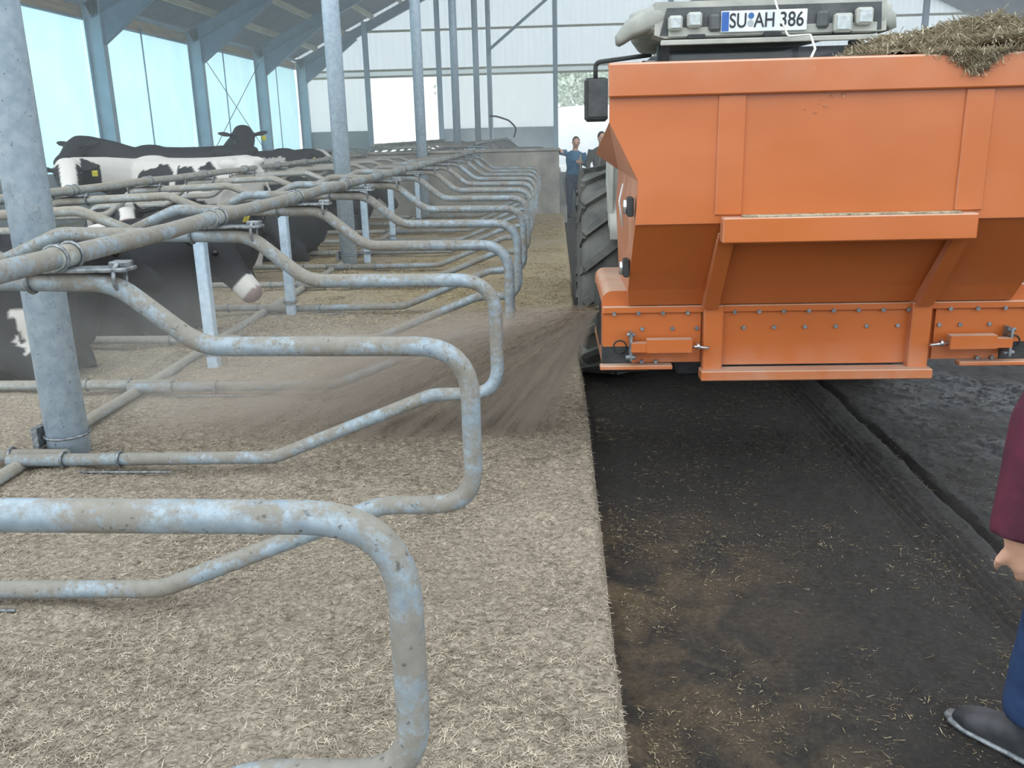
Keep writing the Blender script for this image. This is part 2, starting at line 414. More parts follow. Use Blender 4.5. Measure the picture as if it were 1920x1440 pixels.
# numpy value noise
_rt = np.random.rand(256, 256)
def vnoise(x, y):
    xi = np.floor(x).astype(int); yi = np.floor(y).astype(int); xf = x - xi; yf = y - yi
    u = xf * xf * (3 - 2 * xf); v = yf * yf * (3 - 2 * yf)
    g = lambda a, b: _rt[a % 256, b % 256]
    return (g(xi, yi) * (1 - u) + g(xi + 1, yi) * u) * (1 - v) + (g(xi, yi + 1) * (1 - u) + g(xi + 1, yi + 1) * u) * v - 0.5
def fbm(x, y, o=4):
    r = 0; a = 1.0
    for i in range(o): r = r + a * vnoise(x * 2 ** i + 17 * i, y * 2 ** i + 31 * i); a *= 0.5
    return r

def grid_obj(name, xs, ys, zf, m, parent=None):
    X, Y = np.meshgrid(xs, ys); Z = zf(X, Y); nx, ny = len(xs), len(ys)
    co = np.stack([X, Y, Z], -1).reshape(-1, 3)
    i = np.arange(nx - 1)[None, :] + nx * np.arange(ny - 1)[:, None]; i = i.reshape(-1)
    fa = np.stack([i, i + 1, i + nx + 1, i + nx], -1)
    return link(name, np_mesh(name, co, fa, m), parent)
def np_mesh(name, co, fa, m, smooth=True):
    me = bpy.data.meshes.new(name); k = fa.shape[1]; nf = len(fa)
    me.vertices.add(len(co)); me.vertices.foreach_set('co', co.astype(np.float32).ravel())
    me.loops.add(nf * k); me.loops.foreach_set('vertex_index', fa.astype(np.int32).ravel())
    me.polygons.add(nf); me.polygons.foreach_set('loop_start', np.arange(0, nf * k, k, dtype=np.int32))
    me.update(calc_edges=True); me.polygons.foreach_set('use_smooth', np.full(nf, smooth))
    me.materials.append(m); me.validate(); return me

def straws(name, x, y, z, L, w, m, tilt=0.35, ang=None, tz=None):
    """many small bent straw stalks (three sided), one mesh"""
    n = len(x); a = np.random.rand(n) * 2 * math.pi if ang is None else ang
    t = (np.random.rand(n) - 0.4) * tilt if tz is None else tz
    d = np.stack([np.cos(a) * np.cos(t), np.sin(a) * np.cos(t), np.sin(t)], -1)
    sd = np.stack([-np.sin(a), np.cos(a), np.zeros(n)], -1); up = np.cross(d, sd) * -1
    up[up[:, 2] < 0] *= -1
    c = np.stack([x, y, z], -1); vs = []
    for e in (-0.5, 0.5):
        b = c + d * (L * e)[:, None]
        for q in range(3):
            an = 2 * math.pi * q / 3 + 0.5
            vs.append(b + sd * (w * math.cos(an))[:, None] + up * (w * 0.6 * math.sin(an))[:, None])
    co = np.stack(vs, 1).reshape(-1, 3); o = np.arange(n)[:, None] * 6
    fa = np.concatenate([o + np.array([[q, (q + 1) % 3, 3 + (q + 1) % 3, 3 + q]]) for q in range(3)], 0)
    return link(name, np_mesh(name, co, fa, m, False))

def evaluated(mb, name, m, voxel=0.02, smooth=4, post=None):
    """merge overlapping closed solids into one continuous skin"""
    me = mb.mesh(name, m); o = bpy.data.objects.new(name, me); C.objects.link(o)
    r = o.modifiers.new('r', 'REMESH'); r.mode = 'VOXEL'; r.voxel_size = voxel; r.use_smooth_shade = True
    s = o.modifiers.new('s', 'SMOOTH'); s.iterations = smooth; s.factor = 0.5
    dg = bpy.context.evaluated_depsgraph_get(); ev = o.evaluated_get(dg)
    res = bpy.data.meshes.new_from_object(ev); o.modifiers.clear(); o.data = res
    bpy.data.meshes.remove(me); res.name = name
    if not res.materials: res.materials.append(m)
    if post: post(res)
    return o

# ------------------------------------------------------------------ ground
KX = 0.19          # kerb edge of the lying area
BZ = 0.20          # straw level
def bed_z(X, Y):
    z = BZ + 0.030 * fbm(X * 1.7 + 5, Y * 1.7) + 0.016 * fbm(X * 9, Y * 9, 3) + 0.006 * fbm(X * 40, Y * 40, 2)
    z = z + 0.02 * np.exp(-((X + 2.3) / 0.5) ** 2)
    e = KX + 0.010 * fbm(Y * 7.1 + 9, Y * 0 + 2) + 0.05 * np.clip((1.9 - Y), 0, 1) * (fbm(Y * 2, Y * 0 + 7) + 0.6)
    t = np.clip((X - (e - 0.02)) / 0.022, 0, 1)
    return z * (1 - t) + (-0.03) * t - 0.006 * np.clip((X - (e - 0.06)) / 0.06, 0, 1)
def alley_z(X, Y):
    rough = np.exp(-np.clip(X - KX, 0, 9) / 0.45) * np.clip((3.8 - Y) / 1.5, 0, 1)
    z = 0.012 * fbm(X * 2.1, Y * 2.1) + (0.010 + 0.035 * rough) * fbm(X * 13, Y * 13, 3) + 0.008 * fbm(X * 37, Y * 37, 2)
    z = z + 0.05 * np.exp(-np.clip(X - KX, 0, 9) / 0.13) * (0.7 + fbm(X * 3, Y * 3 + 4)) * np.clip((3.2 - Y) / 1.5, 0.25, 1.0)
    gx = X - 1.88
    gx = gx + 0.012 * fbm(Y * 4, Y * 0)
    z = z - 0.04 * np.exp(-(gx / 0.022) ** 4)
    z = z + 0.010 * np.sin(X * 150) * np.exp(-((X - 1.70) / 0.14) ** 2) + 0.012 * np.exp(-((gx + 0.10) / 0.05) ** 2) * (1 + fbm(X * 6, Y * 4))
    return z
fl = sempty('floor')
bed = grid_obj('straw_bed', np.arange(-3.0, 0.30, 0.02), np.arange(0.6, 8.0, 0.02), bed_z, M['bed'], fl)
grid_obj('straw_bed', np.concatenate([np.arange(-5.2, 0.1, 0.06), np.arange(0.1, 0.29, 0.02)]), np.arange(7.96, 17.8, 0.06), lambda X, Y: bed_z(X, Y) * np.clip((X + 5.2) / 0.1, 0, 1), M['bed'], fl)
grid_obj('straw_bed', np.arange(-5.2, -2.88, 0.05), np.arange(0.6, 8.02, 0.05), lambda X, Y: (bed_z(X, Y) - 0.012 * np.clip((X + 3.06) / 0.1, 0, 1)) * np.clip((X + 5.2) / 0.1, 0, 1), M['bed'], fl)
grid_obj('alley_floor', np.arange(0.14, 4.0, 0.02), np.arange(0.6, 8.0, 0.02), alley_z, M['alley'], fl)
grid_obj('alley_floor', np.concatenate([np.arange(0.14, 4.0, 0.15), np.arange(4.0, 19.1, 1.0)]), np.arange(7.98, 41, 0.3), lambda X, Y: 0.01 * fbm(X, Y), M['alley'], fl)
grid_obj('alley_floor', np.arange(3.96, 19.1, 0.5), np.arange(0.4, 8.3, 0.5), lambda X, Y: 0.01 * fbm(X, Y), M['alley'], fl)
grid_obj('alley_floor', np.arange(-11.2, -5.05, 0.2), np.arange(0, 41, 0.4), lambda X, Y: 0.01 * fbm(X, Y), M['bed'], fl)
grid_obj('straw_bed', np.arange(-5.2, 0.2, 0.1), np.arange(17.9, 38, 0.2), lambda X, Y: 0.35 + 0.02 * fbm(X * 2, Y * 2), M['bed'], fl)
MB().box((-2.4, 28, 0.15), (5.3, 20, 0.34)).build('bed_block', M['concrete'], fl)
MB().box((4, -11.7, -0.1), (44, 24.6, 0.2)).build('alley_floor', M['alley'], fl)
yd = MB().box((0, 75, -0.12), (160, 68.6, 0.2)).build('yard', M['yard']); struct(yd); yd.name = 'yard_ground'

# ------------------------------------------------------------------ straw litter
def litter():
    n = 190000
    y = 1.0 + 7.0 * np.random.rand(n) ** 1.6; x = -2.9 + 3.09 * np.random.rand(n)
    vis = (x > -0.75 * y - 0.2) & (np.random.rand(n) < np.clip(0.65 + 1.5 * fbm(x * 2.2, y * 2.2, 3), 0.3, 1)); x = x[vis]; y = y[vis]
    n = len(x); L = 0.010 + 0.032 * np.random.rand(n) ** 1.8; w = 0.0008 + 0.0009 * np.random.rand(n)
    z = bed_z(x, y) + 0.002 + 0.004 * np.random.rand(n)
    o = straws('straw_litter', x, y, z, L, w, M['straw'], 0.55)
    tag(o, 'chopped straw scattered over the pale cubicle bedding', 'straw', kind='stuff')
    n = 42000; y = 5.6 + 12 * np.random.rand(n) ** 1.2; x = -4.9 + 5.02 * np.random.rand(n); kk = np.random.rand(n) < np.clip(0.45 + 2.0 * fbm(x * 1.9 + 3, y * 1.9, 3), 0.05, 1) * np.clip((y - 5.2) / 2, 0, 1); x = x[kk]; y = y[kk]; n = len(x)
    L = 0.03 + 0.07 * np.random.rand(n); w = 0.0018 + 0.0015 * np.random.rand(n)
    o = straws('straw_litter', x, y, bed_z(x, y) + 0.006 + 0.02 * np.random.rand(n) ** 3, L, w, M['straw_gold'], 0.8)
    tag(o, 'golden longer straw on the farther cubicle bedding', 'straw', kind='stuff')
    n = 34000; y = 1.2 + 5.0 * np.random.rand(n) ** 1.3; x = KX + 0.05 + 2.6 * np.random.rand(n) ** 1.6
    k = np.random.rand(n) < np.clip(0.5 + 2.2 * fbm(x * 3.3, y * 3.3, 3), 0.06, 1); x = x[k]; y = y[k]; n = len(x)
    L = 0.004 + 0.034 * np.random.rand(n) ** 5; w = 0.0007 + 0.0009 * np.random.rand(n)
    o = straws('alley_straw', x, y, alley_z(x, y) + 0.004, L, w, M['straw_alley'], 0.3)
    tag(o, 'sparse straw bits trodden into the dark alley floor', 'straw', kind='stuff')
litter()

# ------------------------------------------------------------------ left wall, roof, gable
GY = 40.5; LX = -11.0; EZ = 4.95; SL = 0.475; RX = 4.0
def roof_z(x): return EZ + (min(x, 2 * RX - x) - LX) * SL
FR = [9.8, 16.0, 22.2, 28.4, 34.6, 40.3]
wl = sempty('wall_left')
MB().box((LX - 0.15, 25, 0.55), (0.18, 31.4, 1.1)).build('plinth', M['plinth'], wl)
MB().box((LX - 0.12, 25, 4.72), (0.06, 31.4, 0.30)).build('eave_board', M['timber'], wl)
MB().box((LX - 0.04, 25, 4.93), (0.10, 31.4, 0.09)).build('eave_rail', M['steel_blue'], wl)
names = ['first', 'second', 'third', 'fourth', 'fifth']
cl = ['leftmost pale blue wind curtain, cut by the nearest round post', 'pale blue wind curtain left of the widest steel column',
      'pale blue wind curtain between the two nearest steel columns', 'pale blue wind curtain behind the crossed wire braces', 'farthest pale blue wind curtain beside the gable corner']
for i in range(5):
    y0, y1 = FR[i] + 0.005, FR[i + 1] - 0.005
    t = thing('wind_curtain', cl[i], 'curtain', (LX - 0.13, (y0 + y1) / 2, 0), 0, 'wind curtains along the left side wall')
    ny = 60; ys = np.linspace(y0, y1, ny) - (y0 + y1) / 2; zs = np.linspace(1.1, 4.58, 14)
    Yg, Zg = np.meshgrid(ys, zs); Xg = 0.012 * np.sin(Yg * 9 + i) * np.sin(Zg * 1.3) + 0.03 * np.sin((Zg - 1.1) / 3.5 * math.pi)
    co = np.stack([Xg, Yg, Zg], -1).reshape(-1, 3); q = (np.arange(ny - 1)[None, :] + ny * np.arange(13)[:, None]).reshape(-1)
    link('fabric', np_mesh('fabric', co, np.stack([q, q + 1, q + ny + 1, q + ny], -1), M['curtain']), t)
    MB().tube([(0.06, 0, 1.1), (0.06, 0, 4.7)], 0.022, 6).build('seam_rod', M['steel_blue'], t)
    MB().tube([(0.02, ys[0], 4.58), (0.02, ys[-1], 4.58)], 0.035, 8).build('roll_tube', M['steel_blue'], t)

def i_beam(mb, p0, p1, w, h, up):
    p0 = Vector(p0); p1 = Vector(p1); d = (p1 - p0).normalized(); u = Vector(up); sd = d.cross(u).normalized(); u = sd.cross(d)
    for s_ in (-1, 1): mb.bar(p0 + u * s_ * (h / 2 - 0.008), p1 + u * s_ * (h / 2 - 0.008), w, 0.016, up)
    mb.bar(p0, p1, 0.012, h - 0.03, up)
cols = ['steel portal frame left of the picture edge', 'steel portal frame nearer than the widest visible column', 'steel portal frame with the widest visible column on the left wall',
        'steel portal frame second from the left in view', 'steel portal frame third from the left, right of the wire braces', 'steel portal frame set against the gable wall']
for i, y in enumerate(FR):
    t = thing('portal_frame', cols[i], 'steel frame', (LX, y, 0), 0, 'steel portal frames carrying the roof')
    m = MB(); i_beam(m, (0.2, 0, 0), (0.2, 0, roof_z(LX + .2) - 0.05), 0.22, 0.40, (1, 0, 0)); m.build('column', M['steel_blue'], t)
    m = MB(); za = roof_z(LX) - 0.31
    dx = RX - LX
    i_beam(m, (0.1, 0, za + 0.10), (dx, 0, za + dx * SL), 0.20, 0.36, (0, 0, 1)); m.build('rafter', M['steel_dark'], t)
    m = MB(); m.prism([(0.38, za - 0.66), (0.38, za + 0.1), (2.6, za + 2.6 * SL - 0.10), (2.7, za + 2.7 * SL - 0.25)], -0.006, 0.006)
    m.bar((0.38, 0, za - 0.66), (2.7, 0, za + 2.7 * SL - 0.22), 0.20, 0.016); m.build('haunch', M['steel_dark'], t)
# roof
rf = sempty('ceiling')
RY0 = 9.0
def corr_sheet(name, x0, x1, y0, y1, pitch, amp, m, parent):
    ys = np.arange(y0, y1, pitch / 4); xs = np.array([x0, x1])
    X, Y = np.meshgrid(xs, ys); Z = EZ + 0.13 + (np.minimum(X, 2 * RX - X) - LX) * SL + amp * np.sin(Y / pitch * 2 * math.pi)
    co = np.stack([X, Y, Z], -1).reshape(-1, 3); q = 2 * np.arange(len(ys) - 1)
    return link(name, np_mesh(name, co, np.stack([q, q + 1, q + 3, q + 2], -1), m), parent)
for k in range(6):
    x0 = LX - 0.5 + k * 2.5
    for j in range(5):
        corr_sheet('roof_sheet', x0, min(x0 + 2.55, RX - 0.6), max(FR[j], RY0) - 0.03, FR[j + 1] + (0.3 if j == 4 else 0.03), 0.18, 0.025, M['roof'], rf)
corr_sheet('roof_sheet', RX + 0.6, 19.5, RY0 + 6, GY + 0.2, 0.6, 0.03, M['roof'], rf)
for k in range(11):
    x = LX + 0.9 + k * 1.25
    MB().box((x, (RY0 + GY) / 2, roof_z(x) + 0.0), (0.075, GY - RY0, 0.20)).build('purlin', M['purlin'], rf)
# gable
wf = sempty('wall_far')
def corr_panel(x0, x1, z0, z1, m, pitch=0.25, amp=0.03, name='cladding_panel', zslope=None):
    xs = np.arange(x0, x1 + 0.001, pitch / 6); N = len(xs)
    ph = (xs / pitch) % 1.0
    yy = GY - amp * np.clip(np.abs(ph - 0.5) * 6 - 1.0, 0, 1)
    top = np.full(N, z1) if zslope is None else np.minimum(z1, np.array([roof_z(x) for x in xs]) + 0.14)
    top = np.maximum(top, z0 + 0.01)
    co = np.concatenate([np.stack([xs, yy, np.full(N, z0)], -1), np.stack([xs, yy, top], -1)], 0)
    q = np.arange(N - 1)
    return link(name, np_mesh(name, co, np.stack([q, q + 1, q + 1 + N, q + N], -1), m, False), wf)
GC = [-11.0, -7.95, -4.85, 0.10, 4.9, 10.1, 15.3, 19.0]
def gpanel(i, z0, z1, m, **k): 
    x0, x1 = GC[i], GC[i + 1]
    if min(roof_z(x0), roof_z(x1)) > z0 - 0.05 or max(roof_z(x0), roof_z(x1)) > z0: corr_panel(x0 + 0.01, x1 - 0.01, z0, z1, m, **k)
for i in range(7):
    for (z0, z1) in ((4.42, 6.0), (6.02, 7.7), (7.72, 12)): gpanel(i, z0, z1, M['clad'], zslope=1)
    if i not in (1, 3):
        gpanel(i, 1.90, 4.16, M['clad_flat'], amp=0.012, pitch=0.3)
        MB().box(((GC[i] + GC[i + 1]) / 2, GY, 0.99), (GC[i + 1] - GC[i] - 0.02, 0.16, 1.94), bev=0.01).build('plinth_panel', M['plinth'], wf)
    MB().box(((GC[i] + GC[i + 1]) / 2, GY - 0.03, 4.29), (GC[i + 1] - GC[i] - 0.02, 0.05, 0.24)).build('lintel_panel', M['clad_flat'], wf)
for z in (4.17, 4.43, 6.0, 7.7):
    for i in range(7):
        xc = (GC[i] + GC[i + 1]) / 2
        if roof_z(GC[i]) < z and roof_z(GC[i + 1]) < z: continue
        x0 = GC[i]
        if roof_z(x0) < z: x0 = LX + (z - EZ) / SL
        MB().box(((x0 + GC[i + 1]) / 2, GY - 0.12, z), (GC[i + 1] - x0, 0.12, 0.09)).build('girt', M['purlin'], wf)
gl = ['gable column at the far left corner', 'gable column left of the bright doorway', 'gable column right of the bright doorway', 'gable column left of the doorway where the man stands',
      'gable column hidden behind the tractor roof', 'gable column behind the orange hopper', 'gable column above the straw heap on the right']
for i, x in enumerate(GC[1:7]):
    m = MB(); i_beam(m, (x, GY - 0.30, 0), (x, GY - 0.30, roof_z(x)), 0.20, 0.24, (0, 1, 0))
    tag(m.build('gable_column', M['steel_blue']), gl[i + 1], 'column', 'gable columns')
# right side beyond the frame
struct(MB().box((19.2, 22, 0.6), (0.2, 38, 1.2)).build('wall_right', M['plinth']))
# outside
def tree(x, y, h, r, label, seed):
    rs = np.random.RandomState(seed)
    t = thing('tree', label, 'tree', (x, y, 0), 0, 'pale trees outside the gable doorways')
    m = MB(); m.tube([(0, 0, -0.1), (0.1, 0, h * 0.4), (0, 0.1, h * 0.8)], [0.25, 0.18, 0.06], 8)
    for a in range(6):
        an = a * 1.05; m.tube([(0.05, 0, h * (0.35 + 0.07 * a)), (math.cos(an) * r * 0.6, math.sin(an) * r * 0.6, h * (0.55 + 0.06 * a))], [0.08, 0.03], 6)
    m.build('trunk', M['bark'], t)
    n = 9000; u = rs.randn(n, 3); u /= np.linalg.norm(u, axis=1)[:, None]; u *= (rs.rand(n) ** 0.45)[:, None]
    c = u * np.array([r, r, h * 0.36]) * (0.8 + 0.4 * rs.rand(n))[:, None] + np.array([0, 0, h * 0.62])
    s = 0.13 + 0.1 * rs.rand(n); a = rs.randn(n, 3); a /= np.linalg.norm(a, axis=1)[:, None]; b = np.cross(a, rs.randn(n, 3)); b /= np.linalg.norm(b, axis=1)[:, None]
    co = np.stack([c - a * s[:, None], c + b * s[:, None] * 0.6, c + a * s[:, None], c - b * s[:, None] * 0.6], 1).reshape(-1, 3)
    o = link('foliage', np_mesh('foliage', co, np.arange(4 * n).reshape(-1, 4), M['leaf'], False), t); o['kind'] = 'stuff'
tree(2.2, 66, 9, 6.5, 'pale leafy tree outside, behind the man in blue', 1)
tree(14.5, 74, 12, 6.0, 'pale leafy tree outside, hidden beyond the tractor', 2)
tree(-6.6, 78, 14, 3.6, 'pale leafy tree outside the left doorway, at its right edge', 3)
# white sheeted mound
m = MB(); secs = []
for k in range(13):
    a = k / 12 * math.pi; rr = math.sin(a) ** 0.7 if 0 < k < 12 else 0.05
    secs.append(((2.4 - 6.5 * math.cos(a) * 1.0, 55, -0.1), (1, 0, 0), 4 * rr, 3.3 * rr))
m.loft(secs, 20, 2.0)
tag(m.build('sheeted_mound', M['sheeting']), 'white rounded sheeted mound outside behind the man in blue', 'mound')

# ------------------------------------------------------------------ low wall across the cubicles
wm = MB(); wm.box((-2.6, 17.86, 0.70), (5.4, 0.30, 1.38), bev=0.015); 
wmo = wm.build('low_concrete_wall', M['concrete']); tag(wmo, 'low concrete wall across the end of the cubicle rows', 'wall')
MB().box((-2.6, 17.86, 1.415), (5.44, 0.36, 0.05), bev=0.01).build('coping', M['concrete'], wmo)

# ------------------------------------------------------------------ roof posts in the cubicle row
pl = ['thick galvanised round post nearest the camera at left', 'second round post from the camera, between the neck rails', 'third round post, in front of the bright doorway',
      'round post fourth from camera, behind the low wall', 'round post fifth from camera, thin, behind the low wall', 'farthest round post, carrying the diagonal brace']
for i, y in enumerate((4.2, 11.0, 17.45, 24.5, 31.4, 37.9)):
    t = thing('roof_post', pl[i], 'post', (-2.48 if i == 0 else -2.55, y, 0), 0, 'round roof posts along the cubicle rows')
    z0 = 0.12 if y < 18 else 0.34
    if i == 2: z0 = 0.15
    MB().tube([(0, 0, z0), (0, 0, roof_z(-2.55) - 0.25)], 0.1, 20).build('pole', M['galv_post'], t)
    if i == 2: t.location.x = -2.50
    if i < 2:
        m = MB(); m.tube([(0.105 * math.cos(a), 0.105 * math.sin(a), 0.335) for a in np.linspace(math.pi * 1.1, math.pi * 2.1 + 0.6, 22)], 0.007, 6)
        m.build('strap', M['bolt'], t)
        m = MB(); m.box((-0.12, -0.02, 0.335), (0.03, 0.13, 0.10)); m.build('bracket', M['bolt'], t)
t = thing('roof_brace', 'diagonal steel brace rising right from the farthest round post', 'brace', (-2.55, 37.9, 0))
MB().tube([(0, -0.13, 4.9), (5.5, -0.13, 9.2)], 0.06, 8).build('brace_rod', M['steel_blue'], t)
MB().box((0.03, -0.12, 4.85), (0.12, 0.04, 0.3)).build('end_plate', M['steel_blue'], t)
for (a, b, nm) in (((28.6, 4.4), (34.4, 1.2), 'thin wire brace falling to the right across the third curtain'), ((34.4, 4.4), (28.6, 1.2), 'thin wire brace rising to the right across the third curtain')):
    tag(MB().tube([(LX + 0.22, a[0], a[1]), (LX + 0.22, b[0], b[1])], 0.014, 6).build('wire_brace', M['steel_dark']), nm, 'brace', 'crossed wire braces on the left wall')

# ------------------------------------------------------------------ cubicle dividers
R0 = 0.031
path = fillet([(-2.64, 0, 1.19), (-2.24, 0, 1.357), (-1.37, 0, 1.330), (-1.12, 0, 1.122), (-0.272, 0, 1.112), (-0.272, 0, 0.582), (-0.58, 0, 0.578), (-1.36, 0, 0.272), (-2.68, 0, 0.265)],
              [0, 0.14, 0.20, 0.22, 0.17, 0.13, 0.25, 0.25, 0], 8)
def ring(mb, c, r, axis, rr=0.007, n=14):
    pts = []
    for k in range(n):
        a = 2 * math.pi * k / n; x, y = r * math.cos(a), r * math.sin(a)
        pts.append(Vector(c) + (Vector((0, x, y)) if axis == 'X' else Vector((x, 0, y))))
    mb.tube(pts, rr, 6, closed=True)
def make_divider(side, name, label, loc, group):
    t = thing(name, label, 'stall divider', loc, 0, group)
    fx = (lambda x: x) if side > 0 else (lambda x: -5.1 - x)
    MB().tube([(fx(p[0]), p[1], p[2]) for p in path], R0, 14).build('loop_pipe', M['galv'] if side > 0 else M['galv_dusty'], t)
    m = MB(); cx = fx(-1.50); m.box((cx + 0.02 * side, 0.0, 1.372), (0.34, 0.085, 0.012), bev=0.003)
    m.box((cx + 0.15 * side, 0.02, 1.385), (0.06, 0.05, 0.02), bev=0.004)
    m.build('clamp_plate', M['bolt'], t)
    for dx in (-0.13, 0.15):
        m = MB(); ring(m, (fx(-1.50 + dx), 0, 1.345), R0 + 0.011, 'X'); m.build('u_bolt', M['bolt'], t)
    for dy in (-0.045, 0.045):
        m = MB(); ring(m, (fx(-1.52), dy, 1.412), R0 + 0.010, 'Y', 0.006); m.build('u_bolt', M['bolt'], t)
    m = MB(); m.tube([(fx(-1.52), -0.06, 1.412), (fx(-1.52), 0.06, 1.412)], R0 + 0.006, 14); m.build('rail_sleeve', M['galv_dusty'], t)
    for x in (-2.12, -2.40):
        m = MB(); ring(m, (fx(x), 0, 0.268), R0 + 0.007, 'X'); m.build('pipe_ring', M['bolt'], t)
    return t
ordn = ['nearest', 'second nearest', 'third nearest', 'fourth nearest', 'fifth nearest', 'sixth nearest', 'seventh nearest', 'eighth nearest', 'ninth nearest', 'tenth nearest', 'eleventh nearest', 'twelfth nearest', 'farthest']
lab1 = ['grey loop divider in the bottom left foreground, cut by the picture edge', 'divider loop whose end curls in front of the dust spray, second from camera', 'divider loop third from camera, with dark dung spots on its upper pipe']
DY = [1.42 + 1.29 * k for k in range(13)]
d0 = None
for k in range(13):
    lb = lab1[k] if k < 3 else 'alley side divider loop, %s from the camera in the front row' % ordn[k].replace(' nearest', '').replace('farthest', 'last')
    if d0 is None:
        d0 = make_divider(1, 'cubicle_divider', lb, (0, DY[k], 0), 'cubicle dividers of the front row'); kids = [(c, []) for c in children(d0)]
    else: copy_tree(d0, kids, (0, DY[k], 0), lb)
e0 = None
for k in range(2, 13):
    lb = 'rear row divider beyond the second neck rail, %s from the camera' % ['first', 'second', 'third', 'fourth', 'fifth', 'sixth', 'seventh', 'eighth', 'ninth', 'tenth', 'last'][k - 2]
    if e0 is None:
        e0 = make_divider(-1, 'cubicle_divider', lb, (0, DY[k] + 0.07, 0), 'cubicle dividers of the rear row'); kids2 = [(c, []) for c in children(e0)]
    else: copy_tree(e0, kids2, (0, DY[k] + 0.07, 0), lb)
for k in range(9):
    y = 18.8 + 1.29 * k
    copy_tree(d0, kids[:2], (0, y, 0.15), 'divider behind the low concrete wall, number %s from the wall, right row' % ordn[k].replace(' nearest', '').replace('nearest', 'first'))['group'] = 'dividers behind the low wall'
    copy_tree(e0, kids2[:2], (-0.0, y, 0.15), 'divider behind the low concrete wall, number %s from the wall, left row' % ordn[k].replace(' nearest', '').replace('nearest', 'first'))['group'] = 'dividers behind the low wall'
# third row against the left wall, far away
for k in range(10):
    o = copy_tree(e0, kids2[:2], (-4.1, 21.5 + 1.29 * k, -0.05), 'far divider in the row along the curtain wall, %s from the near end' % ['first', 'second', 'third', 'fourth', 'fifth', 'sixth', 'seventh', 'eighth', 'ninth', 'last'][k])
    o['group'] = 'dividers along the curtain wall'
def rail(name, label, x, z, y0, y1, m, gap=None):
    mb = MB(); n = int((y1 - y0) / 0.6); pts = [(x + 0.006 * math.sin(i * 1.7), y0 + (y1 - y0) * i / n, z + 0.004 * math.sin(i * 2.3)) for i in range(n + 1)]
    mb.tube(pts, R0 + 0.001, 14); o = mb.build(name, m); return tag(o, label, 'rail')
rail('neck_rail', 'long galvanised neck rail nearest the alley, over the front dividers', -1.52, 1.412, 0.4, 17.6, M['galv'])['group'] = 'neck rails'
rail('neck_rail', 'long neck rail of the rear row, in front of the standing cows', -3.58, 1.412, 2.5, 17.6, M['galv_dusty'])['group'] = 'neck rails'
rail('brisket_rail', 'low dusty rail running between the dividers near the bedding', -2.63, 0.242, 1.0, 17.6, M['galv_dusty'])
rail('neck_rail', 'neck rail behind the low concrete wall, right row', -1.52, 1.56, 18.3, 30.5, M['galv_dusty'])['group'] = 'neck rails'
rail('neck_rail', 'neck rail behind the low concrete wall, left row', -3.58, 1.56, 18.3, 30.5, M['galv_dusty'])['group'] = 'neck rails'
# thin cord under the low pipes
for k in range(0, 6):
    tag(MB().tube([(-2.35, DY[k] - 0.06, 0.225), (-1.85, DY[k] - 0.06, 0.222)], 0.006, 6).build('tie_rod', M['bolt']),
        'short thin rod under the low pipe of the %s front divider' % ordn[k], 'rod', 'thin rods under the low pipes')
for i, k in enumerate((3, 5, 7, 9, 11)):
    t = thing('support_post', ['square support post %s, carrying the divider joints' % q for q in ('nearest the camera', 'second from the camera', 'third from the camera', 'fourth from the camera', 'last before the wall')][i],
              'post', (-2.36, (5.9, 7.8, 11.2, 13.1, 15.7)[i], 0), 0, 'square support posts under the divider joints')
    MB().box((0, 0, 0.69), (0.075, 0.075, 1.06), bev=0.006).build('post_tube', M['galv_post'], t)
    m = MB(); m.box((0, 0.0, 0.34), (0.10, 0.095, 0.03)); m.box((0.0, 0.0, 1.225), (0.13, 0.10, 0.03)); m.build('clamp_band', M['bolt'], t)
# hose above the low wall
hp = [(-1.05 + 0.02, 24, 1.62), (-0.95, 24, 1.85), (-1.15, 24, 2.05), (-1.45, 24, 2.15), (-1.65, 24, 2.17)]
tag(MB().tube(fillet(hp, 0.3), 0.022, 8).build('black_hose', M['black_rub']), 'black hose arching up behind the low wall', 'hose')

